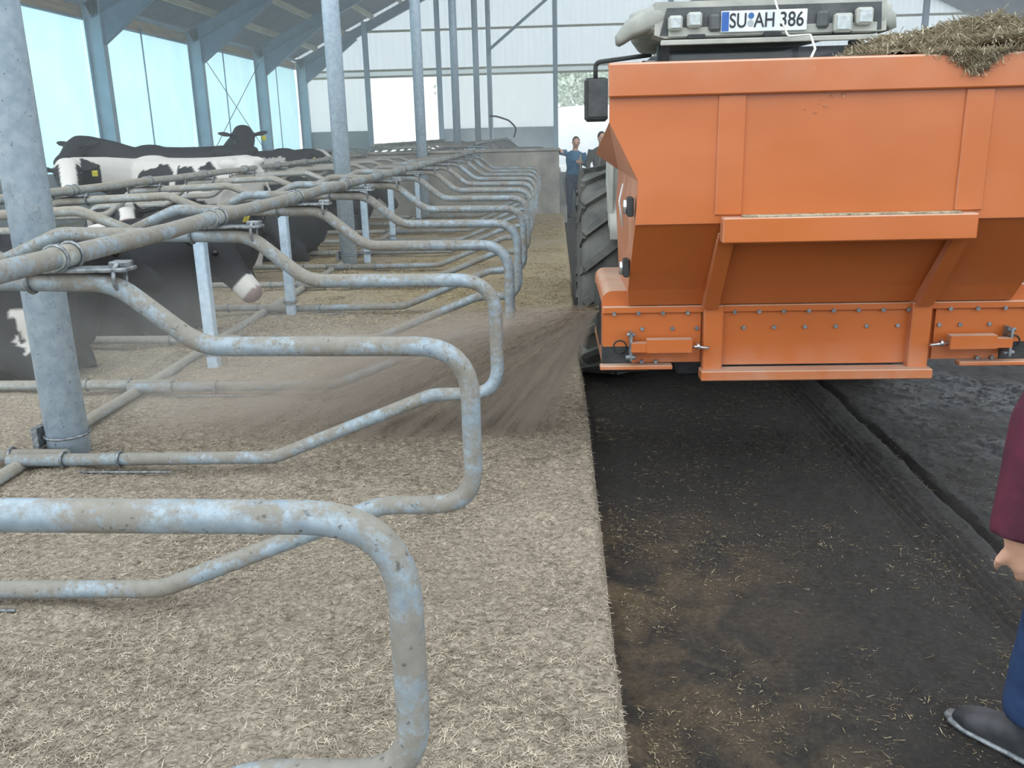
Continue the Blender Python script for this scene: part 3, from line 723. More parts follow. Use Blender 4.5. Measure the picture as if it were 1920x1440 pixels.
# ------------------------------------------------------------------ cows
WHT = (0.62, 0.60, 0.56, 1); BLK = (0.016, 0.017, 0.020, 1); PNK = (0.42, 0.30, 0.27, 1)
def blotch(seed, thr, sc=2.2):
    def f(x, y, z):
        n = vnoise(x * sc + seed * 3.1 + z * 1.3, z * sc + seed * 1.7 + y * 0.8) + 0.5 * vnoise(x * sc * 2.3 + seed, y * sc * 2.3 + z * sc * 2 + seed)
        return n > thr
    return f
def rot2(v, a): return Vector((v[0] * math.cos(a) - v[1] * math.sin(a), v[0] * math.sin(a) + v[1] * math.cos(a), v[2]))
def make_cow(label, loc, rz, lying=False, head=(1.45, 0, 1.42), look=(0.7, 0, -0.7), white=None, face='black', scale=1.0, tags=(1,), horns=False, seed=1, hs=1.0):
    t = thing('cow', label, 'cow', loc, rz, 'black and white dairy cows'); t.scale = (scale,) * 3
    m = MB(); dz = -0.62 if lying else 0.0
    S_ = [(-0.88, 1.16, .07, .13), (-0.84, 1.14, .18, .26), (-0.72, 1.10, .27, .34), (-0.50, 1.06, .29, .37), (-0.25, 1.01, .33, .41), (0.05, 0.99, .35, .43), (0.30, 1.01, .33, .42), (0.50, 1.04, .28, .40), (0.66, 1.06, .22, .36), (0.78, 1.06, .15, .27), (0.84, 1.06, .08, .16)]
    wide = 1.12 if lying else 1.0
    m.loft([((x, 0, z + dz), (1, 0, 0), w * wide, h * (0.95 if lying else 1)) for x, z, w, h in S_], 18, 2.3)
    # hip bones and withers
    m.ell((-0.55, 0.19, 1.33 + dz), (.14, .09, .08)); m.ell((-0.55, -0.19, 1.33 + dz), (.14, .09, .08)); m.ell((0.45, 0, 1.38 + dz), (.24, .10, .08)); m.ell((-0.80, 0, 1.36 + dz), (.14, .07, .06))
    hp_ = Vector(head); lk = Vector(look).normalized(); hb = hp_ - lk * 0.02
    sh = Vector((0.66, 0, 1.14 + dz))
    mid = (sh + hb) / 2 + Vector((0, 0, 0.02)); nd = (hb - sh).normalized()
    tk = 1.15 if lying else 1.0
    m.loft([(sh - nd * 0.15, nd, .19, .32), (sh, nd, .17, .29), (mid, nd, .13 * tk, .21 * tk), (hb - nd * 0.05, nd, .11 * tk, .155 * tk), (hb + nd * 0.05, nd, .08, .11)], 14, 2.2)
    upv = Vector((0, 0, 1)) if abs(lk.z) < 0.95 else Vector((1, 0, 0))
    q = lambda d: hp_ + lk * d * hs
    m.loft([(q(a), lk, b * hs, c * hs, upv) for a, b, c in ((-0.10, .07, .07), (-0.04, .115, .125), (0.08, .125, .13), (0.20, .105, .115), (0.34, .078, .088), (0.43, .085, .082), (0.49, .078, .07), (0.52, .04, .035))], 14, 2.3)
    sd = lk.cross(upv).normalized(); hu = sd.cross(lk)
    ears = []
    for s_ in (-1, 1):
        c = q(0.0) + sd * s_ * 0.20 * hs + hu * 0.035; d = (sd * s_ + hu * 0.12 - lk * 0.15).normalized()
        R = Matrix((d, lk, d.cross(lk))).transposed()
        m.ell(c, (.115, .060, .026), R, 10); ears.append(c)
    if horns:
        for s_ in (-1, 1):
            m.tube([q(-0.04) + sd * s_ * 0.07 + hu * 0.08, q(-0.05) + sd * s_ * 0.15 + hu * 0.15, q(0.0) + sd * s_ * 0.19 + hu * 0.21], [0.03, 0.025, 0.012], 8)
    if not lying:
        for s_ in (-1, 1):
            m.tube([(0.50, s_ * 0.17, 0.95), (0.50, s_ * 0.18, 0.70), (0.52, s_ * 0.17, 0.42), (0.51, s_ * 0.17, 0.12), (0.53, s_ * 0.17, 0.03)], [0.13, 0.095, 0.055, 0.04, 0.06], 10)
            m.tube([(-0.62, s_ * 0.19, 1.05), (-0.52, s_ * 0.20, 0.80), (-0.66, s_ * 0.19, 0.52), (-0.74, s_ * 0.19, 0.46), (-0.68, s_ * 0.19, 0.14), (-0.65, s_ * 0.19, 0.03)], [0.22, 0.15, 0.075, 0.065, 0.045, 0.06], 10)
        m.ell((-0.42, 0, 0.62), (.16, .13, .13))
        m.tube([(-0.88, 0, 1.25), (-0.96, 0, 1.0), (-0.97, 0, 0.6), (-0.95, 0, 0.42)], [0.035, 0.02, 0.016, 0.04], 8)
    else:
        for s_ in (-1, 1):
            m.tube([(0.42, s_ * 0.24, 0.28), (0.62, s_ * 0.26, 0.13), (0.70, s_ * 0.24, 0.07), (0.48, s_ * 0.20, 0.05)], [0.13, 0.085, 0.06, 0.05], 10)
            m.tube([(-0.62, s_ * 0.26, 0.42), (-0.30, s_ * 0.40, 0.22), (-0.55, s_ * 0.44, 0.08), (-0.30, s_ * 0.44, 0.06), (-0.12, s_ * 0.42, 0.05)], [0.22, 0.13, 0.07, 0.055, 0.05], 10)
        m.tube([(-0.88, 0, 0.60), (-1.0, 0.05, 0.25), (-0.9, 0.2, 0.06), (-0.7, 0.3, 0.05)], [0.035, 0.025, 0.018, 0.03], 8)
    wf_ = white
    def paint(me):
        n = len(me.vertices); co = np.empty(n * 3, np.float32); me.vertices.foreach_get('co', co); co = co.reshape(-1, 3)
        x, y, z = co.T; jx = 0.07 * vnoise(x * 9 + 3, z * 9 + y * 3) + 0.04 * vnoise(x * 26, z * 26 + y * 9); w = wf_(x + jx, y, z - dz + jx) if wf_ else np.zeros(n, bool)
        rel = co - np.array(hp_); dl = rel @ np.array(lk); ds = rel @ np.array(sd); du = rel @ np.array(hu)
        hd = (dl > -0.14) & (np.abs(ds) < 0.34) & (np.abs(du) < 0.25) & (dl < 0.6 * hs)
        if face == 'black': w = np.where(hd, False, w)
        elif face == 'blaze': w = np.where(hd, np.abs(ds) < 0.062 + 0.06 * np.clip(-dl + 0.05, 0, 1), w)
        elif face == 'white': w = np.where(hd, (np.abs(ds) < 0.085) | (dl < 0.05) & (np.abs(ds) < 0.135) & (du > 0.0), w)
        elif face == 'whitenose': w = np.where(hd, (dl > 0.36 * hs), w)
        col = np.where(w[:, None], np.array(WHT), np.array(BLK))
        nose = hd & (dl > 0.455 * hs)
        if face in ('white', 'blaze', 'whitenose'): col[nose] = np.array(PNK) * (0.6 if face == 'whitenose' else 1)
        at = me.attributes.new('tone', 'FLOAT_COLOR', 'POINT'); at.data.foreach_set('color', col.astype(np.float32).ravel())
    b = evaluated(m, 'body', M['coat'], 0.022, 3, paint); b.parent = t
    for s_ in (-1, 1):
        MB().ell(q(0.13) + sd * s_ * 0.108 * hs + hu * 0.055 * hs, (.022, .022, .022), None, 8).build('eye', M['eye'], t)
        MB().ell(q(0.50) + sd * s_ * 0.035 + hu * 0.012, (.012, .014, .012), None, 8).build('nostril', M['eye'], t)
    for s_ in tags:
        c = ears[0 if s_ < 0 else 1]; R = Matrix((sd, lk, hu)).transposed()
        MB().box(c + lk * 0.045 - hu * 0.05 + sd * s_ * 0.03, (0.06, 0.008, 0.072), R, 0.002).build('ear_tag', M['yellow'], t)
    return t
def patches1(x, y, z):      # cow seen side on: white with dark patches
    w = np.ones_like(x, bool)
    for (cx, cz, rx, rz) in ((0.42, 1.18, .14, .10), (0.20, 1.20, .09, .13), (-0.05, 1.17, .10, .16), (-0.30, 1.19, .12, .14), (0.0, 0.75, .3, .2), (0.92, 0.98, .22, .12), (0.66, 1.02, .10, .14)):
        w &= (((x - cx) / rx) ** 4 + ((z - cz) / rz) ** 4) > 1
    return w
def local(x): return x
# standing, behind the rear neck rail
make_cow('cow with broad white blaze facing the camera, white patched back, yellow tag', (-4.42, 11.0, 0.13), math.pi, False, (1.03, 0.90, 1.32), (-0.42, 0.80, -0.55), patches1, 'white', 1.0, (-1,), False, 1, 1.2)
make_cow('black standing cow at left with ear stretched sideways, behind the white one', (-5.22, 12.9, 0.06), math.pi, False, (1.16, 0.35, 1.46), (0.1, 0.9, -0.42), None, 'black', 1.13, (), False, 2)
make_cow('black cow with raised head and yellow tag, highest of the group', (-5.95, 14.6, 0.05), 0.0, False, (1.03, -0.30, 1.60), (0.32, -0.85, -0.50), None, 'black', 1.09, (-1,), False, 3, 1.25)
make_cow('black cow in the alley beyond, right of the raised head, white stripes', (-5.3, 16.4, 0.12), 0.0, False, (1.10, 0.10, 1.30), (0.75, -0.35, -0.55), lambda x, y, z: (np.abs(x - 0.35) < 0.20) & (z < 1.32) & (z > 0.9), 'blaze', 1.0, (1,), False, 4)
# lying in the rear row, heads to the middle
make_cow('large dark cow lying nearest the camera behind the thick post', (-4.10, 5.85, 0.17), 0, True, (0.82, 0.15, 0.80), (0.6, 0.5, -0.55), lambda x, y, z: (np.abs(x - 0.62 + (z - 0.9) * 0.3) < 0.05) & (z < 1.12) & (z > 0.86) & (y < 0.1), 'black', 1.10, (), False, 5)
make_cow('black lying cow with pale muzzle low above the straw, in the middle stall', (-3.86, 7.15, 0.17), 0, True, (0.92, -0.08, 0.68), (0.62, -0.12, -0.72), None, 'whitenose', 1.18, (-1,), False, 6)
make_cow('pale lying cow with face turned to camera, behind the dark lying cow', (-4.75, 8.52, 0.17), 0, True, (0.86, -0.40, 0.94), (0.42, -0.9, -0.15), blotch(8, -0.22), 'blaze', 1.0, (), False, 7)
make_cow('black lying cow with lowered head and yellow ear tag', (-4.20, 9.80, 0.17), 0, True, (0.98, -0.05, 0.74), (0.62, -0.55, -0.65), None, 'black', 1.08, (-1, 1), False, 8)
make_cow('black cow lying behind, its nose reaching the second round post', (-3.95, 11.75, 0.17), 0, True, (0.90, 0, 0.84), (0.86, 0, -0.48), None, 'black', 1.08, (), False, 9)
make_cow('white and black cow lying beyond, only its back showing', (-5.0, 13.70, 0.17), 0, True, (1.02, 0.25, 0.85), (0.8, 0.3, -0.5), lambda x, y, z: x < 0.1, 'black', 1.04, (), False, 10)
make_cow('black lying cow farthest down the row, head right of the second post', (-3.95, 15.0, 0.17), 0, True, (0.95, -0.05, 0.80), (0.60, -0.1, -0.75), None, 'black', 1.06, (), False, 11)

# ------------------------------------------------------------------ bedding spreader (orange hopper)
HC = 1.283
sp = thing('bedding_spreader', 'large orange hopper spreader blowing bedding to the left', 'farm spreader', (HC, 4.65, 0))
def hx(x): return x - HC
def hy(y): return y - 4.65
lv = [(0.91, 4.40, 0.36), (1.0, 4.33, 0.352), (1.34, 4.02, 0.355), (1.53, 4.02, 0.365), (1.78, 4.02, 0.238)]
vs = []; fs = []
for (z, y, xl) in lv:
    zf = z if z < 1.7 else 1.62
    xr = 2 * HC - xl; yf = 9.3 - y
    vs += [(hx(xl), hy(y), z), (hx(xr), hy(y), z), (hx(xr), hy(yf), zf), (hx(xl), hy(yf), zf)]
for i in range(4):
    for k in range(4):
        k2 = (k + 1) % 4; fs.append((i * 4 + k, i * 4 + k2, i * 4 + 4 + k2, i * 4 + 4 + k))
fs.append((3, 2, 1, 0))
m = MB(); m.add(vs, fs); o = m.build('hopper_body', M['orange'], sp)
sol = o.modifiers.new('sheet', 'SOLIDIFY'); sol.thickness = 0.008; sol.offset = -1
MB().prism([(hx(0.238), 2.02), (hx(0.238), 1.78), (hx(0.365), 1.53), (hx(0.355), 1.345), (-hx(0.355), 1.345), (-hx(0.365), 1.53), (-hx(0.238), 1.78), (-hx(0.238), 2.02)][::-1], hy(4.0), hy(4.014)).build('rear_sheet', M['orange'], sp)
m = MB(); m.box((0, hy(3.985), 1.948), (2.10, 0.035, 0.135), bev=0.006); m.box((0, hy(4.02), 2.012), (2.10, 0.07, 0.012), bev=0.003); m.build('top_rim', M['orange'], sp)
for x in (0.755, 1.775):
    MB().box((hx(x), hy(3.998), 1.63), (0.115, 0.02, 0.50), bev=0.004).build('stiffener', M['orange'], sp)
    m = MB(); 
    m.prism([(hy(4.03), 1.30), (hy(3.985), 1.30), (hy(4.33), 0.90), (hy(4.42), 0.90)], hx(x - 0.035), hx(x + 0.035), 'X'); m.build('sloping_rib', M['orange'], sp)
m = MB(); m.box((hx(1.262), hy(3.97), 1.318), (1.075, 0.075, 0.11), bev=0.006); m.build('cross_channel', M['orange'], sp)
m = MB(); m.box((hx(1.27), hy(3.965), 1.377), (0.92, 0.05, 0.008), bev=0.002); m.build('dust_ledge', M['straw_heap'], sp)
# lower conveyor box with rounded left cowl
def cowl(sg):
    pts = [(0.232, 0.60), (0.232, 0.93)] + [(0.282 - 0.05 * math.cos(a), 0.93 + 0.05 * math.sin(a)) for a in np.linspace(0.2, math.pi / 2, 6)] + [(0.40, 0.98), (0.40, 0.60)]
    return [(hx(x) * sg, z) for x, z in pts][::sg]
MB().prism(cowl(1), hy(4.42), hy(5.22)).build('end_cowl', M['orange'], sp); MB().prism(cowl(-1), hy(4.42), hy(5.22)).build('end_cowl', M['orange'], sp)
m = MB(); m.box((0, hy(4.82), 0.76), (1.8, 0.78, 0.30)); m.build('conveyor_box', M['orange'], sp)
m = MB(); m.box((0, hy(4.405), 0.888), (2.1, 0.03, 0.035), bev=0.004); m.build('upper_lip', M['orange'], sp)
for (a, b, zb) in ((0.235, 0.72, 0.70), (0.83, 1.75, 0.60), (1.86, 2.33, 0.70)):
    m = MB(); m.box((hx((a + b) / 2), hy(4.412), (0.875 + zb) / 2), (b - a, 0.012, 0.875 - zb)); m.build('rear_cover', M['orange'], sp)
    if zb > 0.65: MB().box((hx(a + 0.17 if a > 1 else b - 0.17), hy(4.42), 0.66), (0.34, 0.012, 0.09)).build('rear_cover', M['orange'], sp)
for x in (0.775, 1.775):
    MB().box((hx(x), hy(4.385), 0.745), (0.095, 0.06, 0.33), bev=0.005).build('upright', M['orange'], sp)
MB().box((hx(1.275), hy(4.36), 0.565), (1.12, 0.10, 0.05), bev=0.005).build('bottom_bar', M['orange'], sp)
MB().box((hx(1.275), hy(4.43), 0.607), (0.95, 0.02, 0.03)).build('slot_shade_bar', M['dark_metal'], sp)  # solid dark bar standing for the shade in the slot gap
for (x, dx) in ((0.40, 0.36), (2.16, 0.36)):
    MB().box((hx(x), hy(4.39), 0.600), (dx, 0.06, 0.022), bev=0.004).build('skid_plate', M['orange'], sp)
bolt_mb = MB()
bolt_mb.tube([(0, 0.006, 0), (0, -0.008, 0)], 0.010, 8)
bme = bolt_mb.mesh('bolt', M['bolt'])
for z, y, xs in ((0.872, 4.388, (0.29, 0.41, 0.53, 0.65, 0.88, 1.0, 1.12, 1.24, 1.36, 1.48, 1.60, 1.72, 1.92, 2.05, 2.18, 2.29)), (0.79, 4.403, (0.43, 0.58, 0.70, 0.93, 1.08, 1.23, 1.38, 1.53, 1.68, 1.88, 1.98, 2.12)), (0.622, 4.40, (0.43, 0.50, 2.08, 2.15))):
    for x in xs: link('bolt', bme, sp, (hx(x), hy(y), z))
for sg in (1, -1):
    X = lambda x: hx(x) * sg
    m = MB(); m.bar((X(0.37), hy(4.33), 0.715), (X(0.47), hy(4.33), 0.715), 0.045, 0.045); m.bar((X(0.445), hy(4.33), 0.722), (X(0.665), hy(4.33), 0.722), 0.055, 0.065)
    ts = m.build('adjuster_tube', M['orange'], sp)
    m = MB(); m.tube([(X(0.66), hy(4.33), 0.715), (X(0.75), hy(4.33), 0.705)], 0.008, 8); m.tube([(X(0.69), hy(4.33), 0.715), (X(0.705), hy(4.33), 0.715)], 0.018, 8); m.build('adjuster_screw', M['chrome'], ts)
    m = MB(); m.box((X(0.37), hy(4.36), 0.715), (0.012, 0.08, 0.14)); m.tube([(X(0.35), hy(4.34), 0.775), (X(0.39), hy(4.34), 0.775)], 0.010, 8); m.tube([(X(0.345), hy(4.34), 0.66), (X(0.395), hy(4.34), 0.66)], 0.012, 8); m.build('adjuster_bracket', M['bolt'], sp)
    m = MB(); m.box((X(0.305), hy(4.42), 0.66), (0.15, 0.02, 0.10), bev=0.004)
    ring(m, (X(0.32), hy(4.405), 0.70), 0.032, 'Y', 0.004); m.build('rubber_flap', M['black_rub'], sp)
MB().box((hx(0.228), hy(4.80), 0.80), (0.01, 0.6, 0.22)).build('opening_shade_panel', M['black_rub'], sp)  # black panel standing for the darkness inside the discharge opening
for z in (1.42, 1.12):
    m = MB(); m.box((hx(0.335), hy(4.06 if z > 1.2 else 4.26), z), (0.028, 0.07, 0.085), bev=0.005); o = m.build('clip_block', M['black_rub'], sp)
    m = MB(); m.tube([(hx(0.315), hy(4.05 if z > 1.2 else 4.25), z - 0.03), (hx(0.315), hy(4.05 if z > 1.2 else 4.25), z + 0.03)], 0.012, 8); m.build('clip_spring', M['chrome'], o)
m = MB(); m.tube(fillet([(hx(0.33), hy(4.4), 1.50), (hx(0.31), hy(4.38), 1.42), (hx(0.33), hy(4.4), 1.30)], 0.04), 0.006, 6); m.build('cable', M['white'], sp)
m = MB(); m.box((0, hy(5.0), 0.45), (1.2, 0.10, 0.10), bev=0.01); m.box((-0.35, hy(5.25), 0.75), (0.08, 0.12, 0.7)); m.box((0.35, hy(5.25), 0.75), (0.08, 0.12, 0.7)); m.build('hitch_frame', M['dark_metal'], sp)

# straw heap in the hopper
def heap_z(X, Y):
    z = 1.62 + 0.40 * np.clip((X - 0.8) / 0.6, 0, 1) ** 0.8
    z = z + 0.17 * np.exp(-((X - 1.94) / 0.32) ** 2 - ((Y - 4.45) / 0.45) ** 2) + 0.05 * np.exp(-((X - 1.50) / 0.24) ** 2 - ((Y - 4.4) / 0.4) ** 2)
    z = z + 0.05 * fbm(X * 7, Y * 7, 4)
    e = np.minimum(np.minimum(X - 0.42, 2.30 - X) / 0.12, (5.22 - Y) / 0.25)
    return np.where(e < 1, z * np.clip(e, 0.0, 1) + 1.55 * (1 - np.clip(e, 0, 1)), z) - 0.03
t = thing('straw_heap', 'matted heap of bedding straw spilling over the orange rim', 'straw heap', (0, 0, 0))
g = grid_obj('heap_core', np.arange(0.42, 2.31, 0.03), np.arange(4.03, 5.23, 0.03), heap_z, M['straw_heap'], t)
n = 15000; x = 1.02 + 1.27 * np.random.rand(n); y = 4.02 + 0.9 * np.random.rand(n)
z = heap_z(x, y) + 0.03 * np.random.rand(n)
o = straws('heap_stalks', x, y, z, 0.03 + 0.09 * np.random.rand(n) ** 2, 0.0012 + 0.0015 * np.random.rand(n), M['straw_heap'], 1.3); o.parent = t; o['kind'] = 'stuff'
n = 2200; u = np.random.randn(n); x = 1.73 + 0.07 * u; y = 3.955 + 0.05 * np.random.rand(n); z = 2.03 - 0.10 * np.random.rand(n) * np.exp(-u * u * 0.6)
o = straws('heap_spill', x, y, z, 0.02 + 0.07 * np.random.rand(n) ** 2, 0.0012 + 0.001 * np.random.rand(n), M['straw_heap'], 1.8); o.parent = t; o['kind'] = 'stuff'

# ------------------------------------------------------------------ tractor
TC = 1.26
tr = thing('tractor', 'tractor with pale cab roof and number plate, in front of the orange hopper', 'tractor', (TC, 6.6, 0))
def wheel(name, x, y, R, w):
    m = MB(); pr = [(R * 0.56, -w * 0.42), (R * 0.70, -w * 0.50), (R * 0.88, -w * 0.50), (R * 0.955, -w * 0.42), (R * 0.965, 0), (R * 0.955, w * 0.42), (R * 0.88, w * 0.50), (R * 0.70, w * 0.50), (R * 0.56, w * 0.42)]
    m.lathe(pr, (x, y, R), 'X', 48); nl = 20
    for k in range(nl):
        for s_ in (-1, 1):
            a = 2 * math.pi * (k + (0.25 if s_ > 0 else -0.25)) / nl
            pa = Vector((x + s_ * w * 0.02, y + R * 0.985 * math.cos(a), R + R * 0.985 * math.sin(a)))
            a2 = a + 0.22; pb = Vector((x + s_ * w * 0.47, y + R * 0.955 * math.cos(a2), R + R * 0.955 * math.sin(a2)))
            upv = Vector((0, math.cos(a), math.sin(a))); m.bar(pa, pb, 0.05, 0.055, upv)
            pc = Vector((x + s_ * w * 0.505, y + R * 0.80 * math.cos(a2 + 0.03), R + R * 0.80 * math.sin(a2 + 0.03))); m.bar(pb, pc, 0.05, 0.03, (s_, 0, 0))
    t_ = m.build(name, M['tyre'], tr)
    m = MB(); m.lathe([(R * 0.57, -w * 0.38), (R * 0.50, -w * 0.30), (R * 0.48, 0.0), (R * 0.20, -w * 0.05), (0.03, -w * 0.10)], (x, y, R), 'X', 32); m.lathe([(R * 0.57, w * 0.38), (R * 0.50, w * 0.30), (R * 0.48, 0.0)], (x, y, R), 'X', 32)
    m.build('wheel_rim', M['white'], t_)
wheel('rear_wheel', -0.84, 0, 0.75, 0.48); wheel('rear_wheel', 0.90, 0, 0.75, 0.48)
wheel('front_wheel', -0.84, 2.4, 0.56, 0.38); wheel('front_wheel', 0.84, 2.4, 0.56, 0.38)
m = MB(); m.box((0, 0.0, 0.80), (0.5, 0.8, 0.55), bev=0.04); m.tube([(-0.8, 0, 0.8), (0.8, 0, 0.8)], 0.13, 14); m.box((0, 1.7, 0.85), (0.45, 2.0, 0.45), bev=0.04); m.tube([(-0.75, 2.4, 0.56), (0.75, 2.4, 0.56)], 0.08, 12)
m.bar((-0.3, -0.3, 0.5), (-0.4, -1.0, 0.5), 0.05, 0.08); m.bar((0.3, -0.3, 0.5), (0.4, -1.0, 0.5), 0.05, 0.08); m.build('chassis', M['dark_metal'], tr)
MB().loft([((0, 1.0, 1.35), (0, 1, 0), .36, .30), ((0, 2.2, 1.30), (0, 1, 0), .33, .28), ((0, 3.0, 1.22), (0, 1, 0), .28, .24), ((0, 3.1, 1.2), (0, 1, 0), .2, .16)], 20, 4).build('bonnet', M['cab_grey'], tr)
for s_ in (-1, 1):
    m = MB(); vs = []; fs = []; N = 12
    for k in range(N):
        a = math.radians(20 + 140 * k / (N - 1)); rr = 0.90
        for xx in (0.58, 0.91): vs.append((s_ * xx, -rr * math.cos(a), 0.78 + rr * math.sin(a) * 0.95))
    for k in range(N - 1): fs.append((2 * k, 2 * k + 1, 2 * k + 3, 2 * k + 2))
    m.add(vs, fs, True); m.bar((s_ * 0.58, -0.7, 1.36), (s_ * 0.58, 0.7, 1.36), 0.03, 0.55); m.bar((s_ * 0.90, -0.80, 1.36), (s_ * 0.90, -0.35, 1.42), 0.02, 0.46)
    o = m.build('fender', M['cab_grey'], tr); q = o.modifiers.new('s', 'SOLIDIFY'); q.thickness = 0.02
# cab
m = MB()
for (x, y, x2, y2) in ((-0.62, -0.72, -0.58, -0.70), (0.62, -0.72, 0.58, -0.70), (-0.62, 0.75, -0.55, 0.6), (0.62, 0.75, 0.55, 0.6)):
    m.bar((x, y, 1.25), (x2, y2, 2.24), 0.07, 0.07, (0, 1, 0))
m.box((0, -0.72, 1.27), (1.30, 0.08, 0.12)); m.box((0, 0.0, 1.0), (1.10, 1.4, 0.45), bev=0.04); cabo = m.build('cab', M['dark_metal'], tr)
for (c, d) in (((0, -0.715, 1.76), (1.16, 0.008, 0.90)), ((-0.60, 0, 1.76), (0.008, 1.3, 0.90)), ((0.60, 0, 1.76), (0.008, 1.3, 0.90)), ((0, 0.68, 1.76), (1.1, 0.008, 0.9))):
    MB().box(c, d).build('window_pane', M['glass'], cabo)
m = MB(); m.box((0.0, -0.1, 1.35), (0.5, 0.45, 0.12), bev=0.03); m.box((0, -0.32, 1.68), (0.48, 0.12, 0.62), bev=0.04); m.build('seat', M['black_rub'], cabo)
# cab roof: dished rear fascia, flared corners
def roof_pts(zs): pass
m = MB()
m.loft([((-0.02, -0.92, 2.36), (0, 1, 0), .70, .05), ((-0.02, -0.86, 2.37), (0, 1, 0), .75, .085), ((-0.02, -0.5, 2.39), (0, 1, 0), .76, .095), ((-0.0, 0.3, 2.40), (0, 1, 0), .70, .10), ((-0.0, 0.85, 2.36), (0, 1, 0), .60, .06)], 36, 5)
m.prism([(-0.66, 2.46), (0.62, 2.46), (0.67, 2.44), (0.68, 2.27), (0.58, 2.26), (-0.60, 2.26), (-0.66, 2.28)][::-1], -0.93, -0.70)
rfo = m.build('cab_roof', M['cab_grey'], tr)
m = MB()
m.loft([((-0.55, -0.80, 2.395), (-1, 0, 0), .13, .075), ((-0.68, -0.80, 2.375), (-1, 0, -.1), .135, .07), ((-0.80, -0.79, 2.325), (-1, 0, -.4), .12, .055), ((-0.855, -0.78, 2.27), (-1, 0, -1.2), .11, .035), ((-0.862, -0.78, 2.245), (-1, 0, -2), .09, .015)], 20, 3.6)
m.build('roof_corner', M['cab_grey'], tr); m = MB()
m.loft([((0.58, -0.80, 2.385), (1, 0, 0), .13, .08), ((0.67, -0.80, 2.36), (1, 0, -.2), .135, .075), ((0.72, -0.79, 2.325), (1, 0, -.7), .12, .05), ((0.735, -0.78, 2.28), (.4, 0, -1), .11, .03)], 20, 3.6)
m.build('roof_corner', M['cab_grey'], tr)
MB().prism([(-0.59, 2.425), (0.64, 2.425), (0.65, 2.275), (-0.63, 2.275)][::-1], -0.936, -0.925).build('rear_fascia', M['cab_dark'], rfo)
MB().box((0.02, -0.942, 2.29), (1.20, 0.014, 0.05), bev=0.003).build('fascia_ledge', M['cab_grey'], rfo)
MB().loft([((0, -0.55, 2.49), (0, 1, 0), .42, .035), ((0, 0.4, 2.50), (0, 1, 0), .40, .035)], 20, 4).build('roof_hatch', M['cab_dark'], rfo)
for (x, z, sz) in ((-0.545, 2.338, .082), (-0.435, 2.352, .085), (0.415, 2.312, .105), (0.535, 2.345, .095)):
    m = MB(); m.box((x, -0.965, z), (sz, 0.06, sz), bev=0.012); w_ = m.build('work_light', M['cab_grey'], tr)
    MB().box((x, -0.998, z), (sz * 0.72, 0.008, sz * 0.72), bev=0.003).build('light_lens', M['lens'], w_)
for x in (-0.315, 0.305):
    m = MB(); m.box((x, -0.95, 2.335), (0.07, 0.05, 0.095), bev=0.014); m.build('plate_lamp', M['cab_dark'], tr)
m = MB(); m.box((-0.015, -0.962, 2.335), (0.53, 0.012, 0.122), bev=0.003); npo = m.build('number_plate', M['white'], tr)
MB().box((-0.255, -0.970, 2.335), (0.044, 0.003, 0.110)).build('plate_band', M['plate_blue'], npo)
def disc(name, x, z, r, mt):
    m = MB(); m.tube([(x, -0.968, z), (x, -0.972, z)], r, 14); m.build(name, mt, npo)
npo.scale = (0.93, 1, 0.95); npo.location = (-0.02, 0, 0.12)
disc('plate_sticker', -0.096, 2.365, 0.018, M['sticker_blue']); disc('plate_sticker', -0.098, 2.322, 0.019, M['sticker_grey'])
for (txt, x) in (('SU', -0.175), ('AH', -0.012), ('386', 0.155)):
    cu = bpy.data.curves.new('lettering', 'FONT'); cu.body = txt; cu.size = 0.118; cu.extrude = 0.001; cu.align_x = 'CENTER'; cu.align_y = 'CENTER'; cu.offset = 0.0012
    cu.materials.append(M['ink']); tmp = bpy.data.objects.new('tmp', cu); C.objects.link(tmp); lme = bpy.data.meshes.new_from_object(tmp.evaluated_get(bpy.context.evaluated_depsgraph_get())); bpy.data.objects.remove(tmp)
    lo = bpy.data.objects.new('lettering', lme); C.objects.link(lo); lo.parent = npo
    lo.location = (x, -0.9695, 2.335); lo.rotation_euler = (math.pi / 2, 0, 0); lo.scale = (0.80 if txt != '386' else 0.86, 1, 1)
m = MB(); m.box((0.09, -1.08, 2.222), (1.46, 0.03, 0.028), bev=0.004); m.box((0.09, -1.0, 2.225), (1.40, 0.14, 0.008)); m.build('rear_window_frame', M['cab_grey'], tr)
for x in (-0.42, 0.02, 0.42): MB().box((x, -0.95, 2.262), (0.10, 0.05, 0.025), bev=0.004).build('window_hinge', M['black_rub'], tr)
m = MB(); m.box((-0.915, 1.0, 1.985), (0.19, 0.05, 0.34), bev=0.03); m.tube(fillet([(-0.92, 1.0, 2.15), (-0.92, 1.0, 2.27), (-0.50, 0.8, 2.30)], 0.05), 0.018, 8)
mo = m.build('mirror', M['black_rub'], tr); MB().box((-0.90, 0.972, 2.0), (0.155, 0.004, 0.29)).build('mirror_glass', M['cab_dark'], mo)
# twine from cab roof to hopper
tag(MB().tube(fillet([(1.25, 5.62, 2.52), (1.285, 5.52, 2.36), (1.33, 5.48, 2.235), (1.44, 5.42, 2.235), (1.33, 4.9, 2.12), (1.085, 4.05, 2.022), (1.08, 3.97, 1.97)], 0.03), 0.006, 6).build('baler_twine', M['twine']), 'white twine hanging from the cab roof to the hopper', 'twine')

